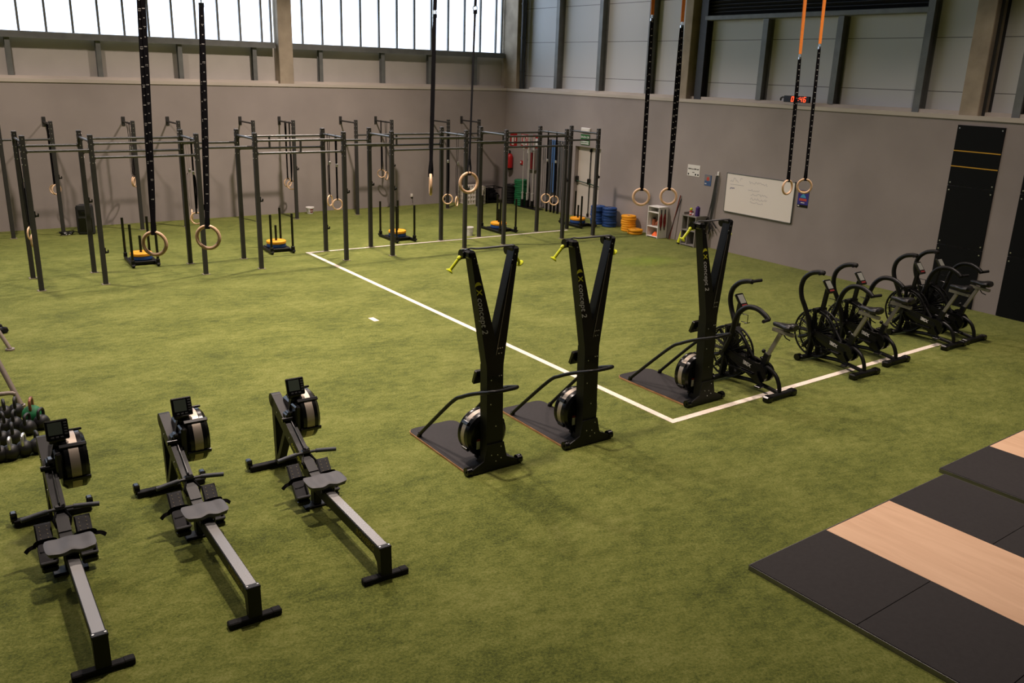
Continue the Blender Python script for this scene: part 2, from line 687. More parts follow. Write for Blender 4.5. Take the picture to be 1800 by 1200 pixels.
def window(name, xa, xb, mull, lab):
    m = MB()
    m.box(((xa + xb) / 2, YW + 0.34, (WZ0 + WZ1) / 2), (xb - xa, 0.02, WZ1 - WZ0))
    o = m.build(name, MT['pane'])
    o['kind'] = 'structure'
    o['label'] = lab
    f = MB()
    for x in mull:
        f.box((x, YW + 0.30, (WZ0 + WZ1) / 2), (0.045, 0.06, WZ1 - WZ0))
    f.box(((xa + xb) / 2, YW + 0.30, WZ1 - 0.03), (xb - xa, 0.06, 0.06))
    f.build('window_frame', MT['steel'], o)
    return o


window('window_1', X0, 8.13, [2.54 + 0.528 * i for i in range(-21, 11)] + [8.06], 'bright daylit strip window left of the concrete column')
window('window_2', 8.50, 15.0, [8.87 + 0.5325 * i for i in range(0, 12)] + [14.93], 'bright daylit strip window between column and corner')

n_trim = [0]


def trim(mb, m, lab=None):
    n_trim[0] += 1
    return struct('trim_%d' % n_trim[0], mb, m, lab)


# steel sill beams under the windows and their short posts
for xa, xb in ((X0, 8.10), (8.52, 14.97)):
    m = MB()
    m.box(((xa + xb) / 2, YW + 0.22, 4.135), (xb - xa, 0.16, 0.13), 0.012)
    m.box(((xa + xb) / 2, YW + 0.14, 4.085), (xb - xa, 0.03, 0.05))
    trim(m, MT['steel'], 'steel sill beam under the daylit window')
for x in (-6.55, -4.78, -3.02, -1.25, 0.52, 2.28, 4.05, 5.81, 7.58, 9.30, 11.06, 12.50, 13.99):
    m = MB()
    m.box((x, YW + 0.19, 3.68), (0.10, 0.012, 0.80))
    m.box((x, YW + 0.31, 3.68), (0.10, 0.012, 0.80))
    m.box((x, YW + 0.25, 3.68), (0.012, 0.12, 0.80))
    trim(m, MT['steel'], 'short steel post under the window sill beam')

# concrete columns
def column(x0, x1, y0, y1, lab):
    m = MB()
    m.box(((x0 + x1) / 2, (y0 + y1) / 2, (LEDGE - 0.02 + ROOM_TOP) / 2), (x1 - x0, y1 - y0, ROOM_TOP - LEDGE + 0.02), 0.01)
    return trim(m, MT['concrete'], lab)


column(8.14, 8.50, YW + 0.03, YW + 0.36, 'concrete column between the two windows')
column(XW + 0.03, XW + 0.33, 21.36, YW + 0.36, 'concrete column in the hall corner')
c1a, c1b = on_right(1193, 165, 0.03).y, on_right(1206, 166, 0.03).y
column(XW + 0.03, XW + 0.36, c1b, c1a, 'concrete column on the right wall above the exit side')
c2a, c2b = on_right(1685, 198, 0.03).y, on_right(1718, 203, 0.03).y
column(XW + 0.03, XW + 0.36, c2b, c2a, 'concrete column above the black target boards')

# steel studs on the right wall
def stud(y, z0, z1, w=0.13, d=0.2, mt='steel'):
    m = MB()
    m.box((XW + 0.16, y, (z0 + z1) / 2), (0.014, w, z1 - z0))
    m.box((XW + 0.16 + d, y, (z0 + z1) / 2), (0.014, w, z1 - z0))
    m.box((XW + 0.16 + d / 2, y, (z0 + z1) / 2), (d, 0.014, z1 - z0))
    return trim(m, MT[mt], 'vertical steel stud above the right wall ledge')


for px in (978, 1053, 1140):
    stud(on_right(px, 100, 0.16).y, LEDGE + 0.06, ROOM_TOP)
for px in (1470, 1340):
    stud(on_right(px, 100, 0.16).y, LEDGE + 0.06, 4.9)
stud(on_right(1624, 100, 0.16).y, LEDGE, ROOM_TOP)
stud(on_right(1232, 100, 0.16).y, LEDGE, ROOM_TOP, 0.2, 0.2, 'dsteel')
stud(on_right(1742, 100, 0.16).y, LEDGE, ROOM_TOP, 0.14, 0.2, 'dsteel')
stud(on_right(1788, 190, 0.16).y, LEDGE, ROOM_TOP)
stud(4.2, LEDGE, ROOM_TOP)
stud(2.2, LEDGE, ROOM_TOP)
# drain pipe in the corner
m = MB()
py_ = on_right(919, 100, 0.15).y
m.cyl((XW + 0.15, py_, LEDGE), (XW + 0.15, py_, ROOM_TOP), 0.07, 16)
for z in (3.7, 4.6, 5.5, 6.4):
    m.cyl((XW + 0.15, py_, z), (XW + 0.15, py_, z + 0.04), 0.082, 16)
trim(m, MT['dsteel'], 'dark drain pipe beside the corner column')
# louvre with its beam
ya, yb = on_right(1243, 20, 0.2).y, on_right(1636, 20, 0.2).y
m = MB()
m.box((XW + 0.24, (ya + yb) / 2, 4.955), (0.18, ya - yb, 0.10), 0.01)
trim(m, MT['steel'], 'steel beam under the dark louvre')
m = MB()
m.box((XW + 0.345, (ya + yb) / 2, 6.0), (0.02, ya - yb, 2.0))
for i in range(26):
    z = 5.05 + i * 0.075
    m.box((XW + 0.28, (ya + yb) / 2, z), (0.09, ya - yb, 0.008), R=Matrix.Rotation(0.6, 3, 'Y'))
lv = tag(m.build('louvre_vent', MT['dsteel']), 'black louvred vent high on the right wall above the clock', 'vent')

# white lines on the turf
P1, P2, P3, P4 = V((6.70, 16.80, 0)), V((6.74, 6.33, 0)), V((12.42, 6.47, 0)), V((13.35, 16.66, 0))


def floor_line(a, b, w, lab):
    m = MB()
    d = (b - a).normalized()
    m.beam(a - d * w / 2 + V((0, 0, 0.001)), b + d * w / 2 + V((0, 0, 0.001)), w, 0.006)
    return trim(m, MT['line'], lab)


floor_line(P1, P2, 0.085, 'long white line across the turf from rig to ski machines')
floor_line(P2 + V((0.085, 0, 0)), P3, 0.085, 'white line under the row of air bikes')
floor_line(P1 + V((0.085, 0, 0)), P4, 0.07, 'white line running along the rig')
m = MB()
q = on_floor(657, 561.5)
m.box((q.x, q.y, 0.002), (0.085, 0.21, 0.006))
trim(m, MT['line'], 'small white rectangular mark on the open turf')

# ================================================================ THINGS ON THE RIGHT WALL
# emergency door
d = thing('door_1', 'white metal emergency door with black panic bar', 'door', (XW + 0.12, (DOOR_Y0 + DOOR_Y1) / 2, 0))
del d['category']
d['kind'] = 'structure'
W = DOOR_Y1 - DOOR_Y0
m = MB()
m.box((0.025, -W * .25, DOOR_H / 2), (0.05, W * .5 - 0.012, DOOR_H - 0.02), 0.004)
m.box((0.025, W * .25, DOOR_H / 2), (0.05, W * .5 - 0.012, DOOR_H - 0.02), 0.004)
m.build('door_leaf', MT['doorw'], d)
m = MB()
m.box((0.26, 0, DOOR_H / 2), (0.04, W, DOOR_H))
m.box((0.0, 0, 0.012), (0.12, W, 0.024))
m.build('door_frame', MT['greyboard'], d)
m = MB()
m.cyl((-0.07, -W * .47, 0.88), (-0.07, -W * .02, 0.92), 0.014, 8)
m.cyl((-0.07, W * .03, 0.92), (-0.07, W * .44, 0.95), 0.014, 8)
m.build('panic_bar', mat('green_bar', (28, 62, 44), 0.4), d)
m = MB()
for y, z in ((-W * .02, 0.97), (W * .46, 0.99)):
    m.box((-0.05, y, z), (0.1, 0.06, 0.16), 0.02)
m.cyl((-0.03, -W * .02, 0.1), (-0.03, -W * .02, DOOR_H - 0.08), 0.012, 8)
m.box((-0.03, -W * .02, DOOR_H - 0.08), (0.06, 0.05, 0.09), 0.01)
m.box((-0.03, -W * .02, 0.08), (0.06, 0.05, 0.09), 0.01)
m.build('latch_rod', MT['gloss'], d)

RWX = Matrix(((0, 0, -1), (-1, 0, 0), (0, 1, 0)))   # text frame on the right wall: reads towards -Y, faces -X


def wall_text(mbx, s, size, y, z, x=0.0, **k):
    Mx = RWX.to_4x4()
    Mx.translation = V((x, y, z))
    return mbx.text(s, size, Mx, **k)


# exit sign and its light
e = thing('exit_sign', 'green and white emergency exit sign above the white door', 'sign', (XW - 0.012, 18.05, 2.05))
m = MB()
m.box((0, 0, 0), (0.02, 0.36, 0.26), 0.002)
m.build('sign_board', MT['signgreen'], e)
m = MB()
m.box((-0.0115, 0, -0.075), (0.002, 0.33, 0.08))
wall_text(m, 'SALIDA DE', 0.07, 0, 0.065, -0.012, bold=0.002)
m.use(1)
wall_text(m, 'EMERGENCIA', 0.055, 0, -0.075, -0.014, bold=0.001)
m.build('lettering', [MT['white'], MT['signgreen']], e)
e = thing('emergency_light', 'small white emergency light above the exit sign', 'lamp', (XW - 0.03, 18.02, 2.30))
m = MB()
m.box((0, 0, 0), (0.06, 0.36, 0.11), 0.015)
m.build('housing', MT['white'], e)
m = MB()
m.box((-0.032, 0, -0.02), (0.006, 0.28, 0.05))
m.build('diffuser', MT['crate'], e)


# fire signs near the corner
def fire_sign(y, z, w, h, kind, lab):
    s = thing('fire_sign', lab, 'sign', (XW - 0.01, y, z), group=None)
    m = MB()
    m.box((0, 0, 0), (0.012, w, h), 0.001)
    m.build('sign_board', MT['red'], s)
    m = MB()
    x = -0.0075
    if kind == 0:
        m.box((x, 0.03, -0.03), (0.003, w * .3, h * .66))
        m.box((x, -0.10, 0.02), (0.003, w * .12, h * .3))
    elif kind == 1:
        m.box((x, 0, 0.03), (0.003, w * .84, h * .74))
        m.use(1).lathe([(w * .2, -0.002), (w * .34, -0.002), (w * .34, 0.002), (w * .2, 0.002)], (x - 0.002, 0, 0.03), (1, 0, 0), 20, closed=True)
    else:
        m.box((x, 0, -0.02), (0.003, w * .6, h * .6))
    m.build('pictogram', [MT['white'], MT['red']], s)


fire_sign(21.33, 1.80, 0.34, 0.38, 0, 'red fire extinguisher sign nearest the hall corner')
fire_sign(20.78, 1.80, 0.34, 0.38, 1, 'red square fire sign with a round hose symbol')
fire_sign(20.19, 1.83, 0.34, 0.36, 2, 'red fire sign behind the standing barbells')

x_ = thing('fire_extinguisher', 'red fire extinguisher hanging on right wall near the corner', 'extinguisher', (XW - 0.11, 21.36, 0.95))
m = MB()
m.lathe([(0.0, 0.0), (0.09, 0.0), (0.095, 0.03), (0.095, 0.36), (0.07, 0.42), (0.03, 0.45), (0.0, 0.46)], seg=20)
m.build('cylinder', MT['red'], x_)
m = MB()
m.cyl((0, 0, -0.02), (0, 0, 0.04), 0.097, 20)
m.box((0, 0, 0.49), (0.05, 0.05, 0.08), 0.01)
m.beam((0, 0.0, 0.53), (-0.12, 0.02, 0.56), 0.03, 0.015)
m.tube(curve_pts([(-0.02, 0.02, 0.48), (-0.09, 0.07, 0.42), (-0.10, 0.08, 0.2), (-0.08, 0.07, 0.1)]), 0.012, 8)
m.build('valve', MT['gloss'], x_)
m = MB()
m.box((-0.094, 0, 0.2), (0.006, 0.09, 0.12))
m.build('label_plate', MT['white'], x_)

x_ = thing('alarm_call_point', 'small red fire alarm button box on right wall', 'alarm button', (XW - 0.02, on_right(918, 286).y, 1.18))
m = MB()
m.box((0, 0, 0), (0.04, 0.12, 0.12), 0.01)
m.build('housing', MT['red'], x_)
m = MB()
m.box((-0.022, 0.015, 0.01), (0.006, 0.05, 0.05))
m.build('button', MT['white'], x_)

hy0, hy1 = on_right(931, 280).y, on_right(945, 280).y
x_ = thing('hose_cabinet', 'narrow dark red fire hose cabinet behind standing barbells', 'cabinet', (XW - 0.05, (hy0 + hy1) / 2, 1.32))
m = MB()
m.box((0, 0, 0), (0.1, hy0 - hy1, 0.58), 0.006)
m.build('cabinet_body', MT['greyboard'], x_)
m = MB()
m.box((-0.053, -0.09, -0.03), (0.008, 0.2, 0.46))
m.build('cabinet_door', MT['darkred'], x_)
m = MB()
m.box((-0.053, 0.13, 0.21), (0.006, 0.08, 0.08))
m.use(1).box((-0.053, 0.12, -0.02), (0.006, 0.06, 0.07))
m.build('label_plate', [MT['white'], MT['gloss']], x_)

# white board
wb = thing('whiteboard', 'large white writing board with faint notes on right wall', 'whiteboard', (XW - 0.015, 12.19, 1.31))
ww, wh = 1.81, 0.83
m = MB()
m.box((0, 0, 0), (0.026, ww, wh), 0.003)
m.build('board', MT['board'], wb)
m = MB()
for s in (-1, 1):
    m.box((-0.003, s * ww / 2, 0), (0.03, 0.014, wh + 0.014))
    m.box((-0.003, 0, s * wh / 2), (0.03, ww + 0.014, 0.014))
m.build('frame', MT['steel'], wb)
random.seed(4)
m = MB()


def scribble(mbx, y, z, width, h, n, r=0.004):
    pts = []
    for i in range(n):
        pts.append((-0.0145, y - width * i / (n - 1), z + random.uniform(-h / 2, h / 2)))
    mbx.ribbon(pts, r * 2, 0.001, (1, 0, 0))


for y, z, w_, h_, n in ((0.80, 0.29, 0.24, 0.11, 14), (0.52, 0.31, 0.06, 0.08, 5), (0.79, 0.19, 0.38, 0.01, 4), (0.28, 0.28, 0.5, 0.06, 26), (0.28, 0.12, 0.3, 0.05, 16), (0.2, 0.04, 0.45, 0.05, 26), (0.2, -0.05, 0.45, 0.05, 26), (0.2, -0.13, 0.35, 0.04, 18)):
    scribble(m, y, z, w_, h_, n)
m.use(1)
scribble(m, 0.78, 0.10, 0.12, 0.04, 9, 0.008)
m.build('handwriting', [MT['ink'], MT['inkblue']], wb)

# notice and posters
nt_ = thing('paper_notice', 'white paper notice with a bold black line on right wall', 'notice', (XW - 0.004, 14.12, 1.665))
m = MB()
m.box((0, 0, 0), (0.006, 0.38, 0.255))
m.build('sheet', MT['white'], nt_)
random.seed(9)
m = MB()
y = 0.165
while y > -0.165:
    w_ = random.choice((0.012, 0.018, 0.022))
    m.box((-0.004, y - w_ / 2, 0.035 + random.uniform(-.003, .003)), (0.002, w_, random.choice((0.02, 0.026))))
    y -= w_ + random.choice((0.004, 0.004, 0.012))
m.box((-0.004, 0.0, -0.04), (0.002, 0.07, 0.012))
m.box((-0.004, 0.15, -0.085), (0.002, 0.03, 0.04))
m.box((-0.004, -0.07, -0.085), (0.002, 0.035, 0.04))
m.box((-0.004, -0.145, -0.085), (0.002, 0.035, 0.035))
m.build('print', MT['gloss'], nt_)

p_ = thing('poster', 'small faded blue poster with a red spot beside the notice', 'poster', (XW - 0.004, 13.66, 1.495))
m = MB()
m.box((0, 0, 0), (0.006, 0.20, 0.235))
m.build('sheet', MT['posterblue'], p_)
m = MB()
m.box((-0.004, 0.01, 0.05), (0.002, 0.16, 0.12))
m.use(1).ball((-0.004, 0.0, 0.035), 0.045, (0.06, 1, 1.1), 12)
m.use(2).box((-0.004, 0.06, -0.075), (0.002, 0.05, 0.02))
m.build('print', [MT['greyboard'], MT['posterred'], MT['white']], p_)

p_ = thing('poster', 'dark violet event poster to the right of whiteboard', 'poster', (XW - 0.004, 11.07, 1.425))
m = MB()
m.box((0, 0, 0), (0.006, 0.255, 0.34))
m.build('sheet', MT['posterviolet'], p_)
m = MB()
m.use(0).box((-0.004, 0, 0.14), (0.002, 0.22, 0.035))
m.use(1).prism([(-0.07, 0.02), (0.07, 0.02), (0.05, 0.06), (0.0, 0.1), (-0.05, 0.06)], lambda a, b, t: (t, a, b), -0.005, -0.003)
m.use(2).box((-0.004, 0, -0.02), (0.002, 0.18, 0.05))
m.use(3).box((-0.004, 0, -0.08), (0.002, 0.09, 0.016))
m.use(4).box((-0.004, 0, -0.145), (0.002, 0.25, 0.05))
m.use(3).box((-0.006, 0.09, -0.145), (0.002, 0.04, 0.02))
m.build('print', [MT['gold'], MT['postercyan'], MT['posterred'], MT['white'], MT['gloss']], p_)

# black target boards with yellow lines
for (ya_, yb_, top, lines, lab) in ((8.14, 7.335, 3.07, (2.645, 2.385), 'tall black wall target board with two yellow lines, left one'),
                                    (6.91, 6.10, 3.07, (2.645, 2.385), 'tall black wall target board at the right edge of view')):
    t = thing('wall_target', lab, 'target board', (XW - 0.012, (ya_ + yb_) / 2, 0))
    w_ = ya_ - yb_
    m = MB()
    for z0, z1 in ((0.01, 1.02), (1.03, 2.05), (2.06, top)):
        m.box((0, 0, (z0 + z1) / 2), (0.022, w_, z1 - z0), 0.002)
    m.build('board', MT['wallball'], t)
    for z in lines:
        m = MB()
        m.box((-0.0125, 0, z), (0.003, w_, 0.017))
        m.build('target_line', MT['gold'], t)
    for z in (0.95, 1.09, 1.98, 2.11, top - 0.05):
        for s in (-1, 1):
            m = MB()
            m.cyl((-0.010, s * (w_ / 2 - 0.04), z), (-0.016, s * (w_ / 2 - 0.04), z), 0.012, 10)
            m.build('screw', MT['bolt'], t)

# digital clock on the ledge
cyy, czz = on_right(1401, 174.5, -0.06).y, on_right(1401, 174.5, -0.06).z
ck = thing('digital_clock', 'black digital wall clock with glowing red digits on ledge', 'clock', (XW - 0.06, cyy, czz))
m = MB()
m.box((0, 0, 0), (0.05, 0.62, 0.125), 0.006)
m.build('housing', MT['gloss'], ck)
SEG = {'0': 'abcdef', '1': 'bc', '4': 'fgbc', '6': 'afgedc'}
m = MB()


def digit(mbx, ch, y, h=0.088, w=0.048):
    t = 0.012
    pos = {'a': (0, h / 2, w, t), 'g': (0, 0, w, t), 'd': (0, -h / 2, w, t), 'f': (w / 2, h / 4, t, h / 2), 'b': (-w / 2, h / 4, t, h / 2), 'e': (w / 2, -h / 4, t, h / 2), 'c': (-w / 2, -h / 4, t, h / 2)}
    for s in SEG[ch]:
        dy, dz, sy_, sz_ = pos[s]
        mbx.box((-0.0262, y + dy - dz * 0.15, dz), (0.003, sy_, sz_))


for ch, y in (('0', 0.09), ('1', 0.01), ('4', -0.11), ('6', -0.20)):
    digit(m, ch, y)
for z in (-0.02, 0.02):
    m.box((-0.0262, -0.05, z), (0.003, 0.012, 0.012))
m.build('digits', MT['led'], ck)
m = MB()
m.tube(curve_pts([(0.0, 0.31, 0.02), (0.01, 0.36, 0.03), (0.03, 0.42, 0.0), (0.06, 0.44, -0.03)]), 0.018, 8)
m.box((0.06, 0.1, 0.0), (0.08, 0.05, 0.05))
m.build('bracket', MT['dsteel'], ck)


# ================================================================ PULL-UP RIG
RX = [1.665, 2.645, 4.335, 5.365, 7.095, 8.12, 9.86, 10.88, 12.54, 13.48]
YA, YP, YB = 15.80, 16.81, 20.84
HA, HB = 2.495, 2.40
XB = [1.80, 2.76, 4.38, 5.35, 7.06, 8.05, 9.705, 10.72, 12.43, 13.42]
UW = 0.075


def upright_mb(h):
    m = MB()
    m.box((0, 0, h / 2 + 0.004), (UW, UW, h), 0.006)
    m.use(1)
    for i in range(5):
        z = h - 0.05 - i * 0.10
        for s in (-1, 1):
            m.cyl((s * UW / 2, 0, z), (s * (UW / 2 + 0.006), 0, z), 0.011, 8)
        m.cyl((0, -UW / 2, z), (0, -UW / 2 - 0.003, z), 0.009, 8)
    return m


def upright_child(parent, x, y, h, first={}):
    """one upright with its own base plate; shared meshes"""
    if h not in first:
        o = upright_mb(h).build('upright', [MT['rig'], MT['bolt']], parent)
        b = MB()
        b.box((0, 0, 0.004), (0.13, 0.13, 0.008), 0.003)
        p = b.build('base_plate', MT['plate'], o)
        first[h] = (o, p)
    else:
        o0, p0 = first[h]
        o = o0.copy()
        COL.objects.link(o)
        o.parent = parent
        p = p0.copy()
        COL.objects.link(p)
        p.parent = o
    o.location = (x, y, 0)
    return o


def bar_child(parent, p0, p1, r=0.021, name='pull_up_bar'):
    m = MB()
    m.cyl(p0, p1, r, 12)
    d = (V(p1) - V(p0)).normalized()
    for p, s in ((V(p0), 1), (V(p1), -1)):
        m.cyl(p, p + d * s * 0.012, r * 1.9, 12)
    return m.build(name, MT['bar'], parent)


def hook_child(parent, x, y, z, s=1):
    m = MB()
    m.box((x + s * (UW / 2 + 0.008), y, z), (0.016, 0.06, 0.10), 0.004)
    m.box((x + s * (UW / 2 + 0.03), y, z - 0.03), (0.06, 0.04, 0.03), 0.006)
    m.box((x + s * (UW / 2 + 0.055), y, z - 0.012), (0.016, 0.04, 0.05), 0.006)
    return m.build('bar_hook', MT['gloss'], parent)


rig = thing('pull_up_rig', 'large dark grey free-standing pull-up rig of twenty uprights on the turf', 'rig', (0, 0, 0))
for x in RX:
    upright_child(rig, x, YA, HA)
    upright_child(rig, x, YP, HA)
e_ = UW / 2
for i in range(9):
    for y in (YA, YP):
        a, b = RX[i] + e_, RX[i + 1] - e_
        if i % 2 == 0:
            bar_child(rig, (a, y, 2.25), (b, y, 2.25))
        else:
            bar_child(rig, (a, y, 2.355), (b, y, 2.355))
            bar_child(rig, (a, y, 2.13), (b, y, 2.13))
            if i in (3, 5) or (i == 7 and y == YP):
                xm = a + (b - a) * (0.36 if y == YP else 0.5)
                m = MB()
                m.box((xm, y, 2.2425), (0.035, 0.03, 0.19), 0.004)
                m.build('bar_spacer', MT['bar'], rig)
for i, x in enumerate(RX):
    bar_child(rig, (x, YA + e_, 2.385), (x, YP - e_, 2.385))
for i, y, z in ((0, YA, 1.26), (1, YA, 0.58), (1, YP, 1.30), (2, YA, 1.22), (3, YA, 1.30), (4, YA, 1.37), (5, YA, 1.38), (6, YA, 1.30), (6, YP, 0.95), (8, YA, 1.36), (9, YA, 1.4), (4, YP, 0.5), (5, YP, 1.35)):
    hook_child(rig, RX[i], y, z)

# five two-post frames bolted to the back wall
wlabel = ('wall-braced pull-up frame at far left beside the black speaker',
          'wall-braced pull-up frame behind the leftmost weight sled',
          'wall-braced pull-up frame left of the white bucket by the back wall',
          'wall-braced pull-up frame right of the white bucket by the back wall',
          'wall-braced pull-up frame nearest the hall corner by the crates')
for k in range(5):
    fr = thing('wall_pull_up_frame', wlabel[k], 'rig', (XB[2 * k], YB, 0), group='wall-braced pull-up frames')
    dx = XB[2 * k + 1] - XB[2 * k]
    for x in (0, dx):
        upright_child(fr, x, 0, HB)
        m = MB()
        m.cyl((x, e_, HB - 0.07), (x, YW - YB - 0.012, HB - 0.07), 0.02, 10)
        m.box((x, YW - YB - 0.008, HB - 0.06), (0.075, 0.016, 0.2), 0.003)
        m.build('wall_arm', MT['rig'], fr)
    bar_child(fr, (e_, 0, 2.03), (dx - e_, 0, 2.03))
    if k in (0, 2, 3):
        hook_child(fr, dx, 0, 1.25)

# ================================================================ GYMNASTIC RINGS
def strap_marks(m, pts_fn, z0, z1, up, w, nums, facing, sgn=1.0):
    """white ticks and numbers along a strap face; pts_fn(z)->centre"""
    m.use(1)
    z, i = z0, 0
    step = 0.082
    side = V(facing).cross(V((0, 0, 1))).normalized()
    while z < z1:
        c = pts_fn(z) + V(facing) * 0.0022
        big = (i % 4 == 0)
        if big and nums:
            Mx = basis(c + V(facing) * 0.0004, V((0, 0, -1)), -side, V(facing))
            if Mx.to_3x3().determinant() < 0:
                Mx = basis(c + V(facing) * 0.0004, V((0, 0, -1)), side, V(facing))
            m.text(str(nums - i // 4), w * 0.75, Mx, bold=0.0008)
        else:
            L = w * (0.55 if i % 2 == 0 else 0.25)
            R = Matrix((side, V(facing), V((0, 0, 1)))).transposed()
            m.box(c, (L, 0.0016, 0.008), 0, R)
        z += step
        i += 1
    m.use(0)


def big_ring(loc, normal_deg, top, sling, num, lab, twist=0.0, strap_deg=None):
    """ring hung from the roof by a numbered strap. loc: ring centre; the strap top may lean a little"""
    loc = V(loc)
    t = thing('gymnastic_ring', lab, 'gymnastic ring', loc, 0, 'wooden rings hung from the roof')
    R, r = 0.1025, 0.0165
    a = math.radians(normal_deg)
    nrm = V((math.sin(a), -math.cos(a), 0))
    m = MB()
    m.torus((0, 0, 0), R, r, nrm, 48, 12)
    m.build('ring', MT['wood'], t)
    zt = top.z - loc.z
    lean = V((top.x - loc.x, top.y - loc.y, 0))
    zs = zt - sling                   # the webbing ends here
    sa = math.radians(strap_deg if strap_deg is not None else normal_deg)
    sf = V((math.sin(sa), -math.cos(sa), 0))
    w = 0.042

    def P(z, off=0.0):
        k = (z - R) / (zt - R)
        return lean * k + V((0, 0, z)) + sf * off
    m = MB()
    zb = R - r - 0.003
    side = V((0, 0, 1)).cross(sf)
    g = 0.004 + twist * 0.016

    def bow(z):
        k = min(1, max(0, (z - R - 0.05) / (zs - R)))
        return math.sin(k * PI) ** 0.7
    front = [P(zb, 0.0) + sf * 0.0]
    front = [P(z, 0.018 if z < R + 0.06 else 0.004) + side * bow(z) * g for z in [zb, R, R + 0.05] + [R + 0.05 + (zs - R - 0.05) * i / 16 for i in range(1, 17)]]
    back = [P(z, -0.018 if z < R + 0.06 else -0.004) - side * bow(z) * g * 0.8 for z in [zb, R, R + 0.05] + [R + 0.05 + (zs - R - 0.05) * i / 16 for i in range(1, 17)]]
    m.ribbon(front, w, 0.003, sf)
    m.ribbon(back, w, 0.003, sf)
    m.ribbon([P(zb, 0.018), P(zb, -0.018)], w, 0.003, (0, 0, 1))
    if num:
        strap_marks(m, lambda z: P(z, 0.004) + side * bow(z) * g, R + 0.12, zs - 0.05, None, w, num, sf)
        strap_marks(m, lambda z: P(z, -0.001) - side * bow(z) * g * 0.8, R + 0.6, zs - 0.05, None, w, num - 3, sf)
    m.build('strap', [MT['strap'], MT['white']], t)
    # buckle and carabiner at the top of the webbing
    m = MB()
    m.box(P(zs - 0.02), (0.05, 0.02, 0.04), 0.004)
    m.torus(P(zs + 0.02), 0.026, 0.005, side, 16, 6)
    m.build('buckle', MT['chrome'], t)
    m = MB()
    m.ribbon([P(zs + 0.04, 0.004), P((zs + zt) / 2, 0.010) + side * .008, P(zt)], 0.042, 0.006, sf)
    m.ribbon([P(zs + 0.04, -0.004), P((zs + zt) / 2, -0.010) - side * .008, P(zt)], 0.042, 0.006, sf)
    m.build('sling', MT['orange' if num in (17,) else 'strap'], t)
    return t


def ring_at(px, py, depth):
    return CAM_POS + ray(px, py) * depth


def strap_top(px, py, loc, z=ROOM_TOP):
    """where the strap meets the roof, following the line seen through pixel (px, py)"""
    d = ray(px, py)
    # nearest point on the pixel ray in the vertical plane across the view through the ring
    k = (loc - CAM_POS).dot(FW)
    q = CAM_POS + d * k
    s = (z - loc.z) / (q.z - loc.z)
    return loc + (q - loc) * s


rings = (
    (272, 428, 7.85, 248, 2, -33, 0.0, 19, 'wooden ring on a twisted numbered strap before the leftmost sled', 1.0, -20),
    (366, 417, 8.00, 354, 2, -33, 0.0, 19, 'wooden ring on numbered strap, right one of the pair nearest camera', 0.4, -20),
    (757, 324, 9.30, 765, 2, -118, 0.6, 0, 'wooden ring seen edge-on, left one of pair under the window beam', 0.25, -60),
    (824, 321, 9.40, 836, 2, -8, 0.6, 0, 'wooden ring turned slightly, right one of pair left of the hall corner', 0.35, -95),
    (1127, 346, 11.40, 1148, 2, -42, 2.0, 17, 'wooden ring on strap with orange sling, left of pair above yellow plates', 0.2, -30),
    (1175, 345, 11.60, 1202, 2, -42, 2.1, 17, 'wooden ring on strap with orange sling, just above the white shelf unit', 0.9, -30),
    (1384, 329, 13.10, 1415, 2, -2, 2.5, 17, 'wooden ring turned sideways, hanging before the right end of whiteboard', 0.3, -30),
    (1414, 327, 13.25, 1449, 2, -48, 2.35, 17, 'wooden ring on orange sling hanging over the violet poster', 0.1, -30),
)
for px, py, dep, tx, ty, nd, sl, num, lab, tw, sd in rings:
    c = ring_at(px, py, dep)
    # length of sling so that the webbing ends where the photo shows it
    top = strap_top(tx, ty, c)
    tz = {1127: 32, 1175: 44, 1384: 100, 1414: 82, 757: 25, 824: 18}.get(px)
    if tz:
        d = ray(tx + (px - tx) * tz / py, tz)
        zz = (CAM_POS + d * dep).z
        sl = top.z - zz
    else:
        sl = top.z - c.z - 3.2 if px == 272 else top.z - (CAM_POS + ray(354, 5) * dep).z
    big_ring(c, nd, top, sl, num, lab, tw, sd)


def small_ring(top, z, normal_deg, lab, group, loose=True):
    """ring on a thin strap looped over a rig bar; top: point on the bar axis"""
    top = V(top)
    t = thing('gymnastic_ring', lab, 'gymnastic ring', (top.x, top.y, z), 0, group)
    R, r = 0.103, 0.0145
    a = math.radians(normal_deg)
    nrm = V((math.sin(a), -math.cos(a), 0))
    m = MB()
    m.torus((0, 0, 0), R, r, nrm, 36, 10)
    m.build('ring', MT['wood'], t)
    h = top.z - z
    m = MB()
    g = 0.024
    L = [V((0, 0, R - r - 0.002)) + nrm * 0.016, V((0, 0, R + 0.08)) + nrm * 0.006, V((0, 0, h * .6)) + nrm * 0.012, V((0, 0, h)) + nrm * g, V((0, 0, h + g)) + nrm * 0.004]
    m.ribbon(L, 0.028, 0.003, nrm)
    L2 = [V((p.x, p.y, 0)) * -1 + V((0, 0, p.z)) for p in L]
    m.ribbon(L2, 0.028, 0.003, nrm)
    m.ribbon([L[0], L2[0]], 0.028, 0.003, (0, 0, 1))
    if loose:
        s = V((0, 0, 1)).cross(nrm)
        m.ribbon(curve_pts([V((0, 0, h * .55)) - nrm * 0.02, V((0, 0, h * .5)) - nrm * 0.04 + s * 0.02, V((0, 0, h * .3)) - nrm * 0.04 + s * 0.025, V((0, 0, h * 0.12)) - nrm * 0.03 + s * 0.01]), 0.026, 0.003, nrm)
    m.build('strap', MT['strap'], t)
    m = MB()
    m.box(V((0, 0, h * .58)) + nrm * 0.016, (0.04, 0.03, 0.06), 0.006)
    m.build('buckle', MT['bolt'], t)
    return t


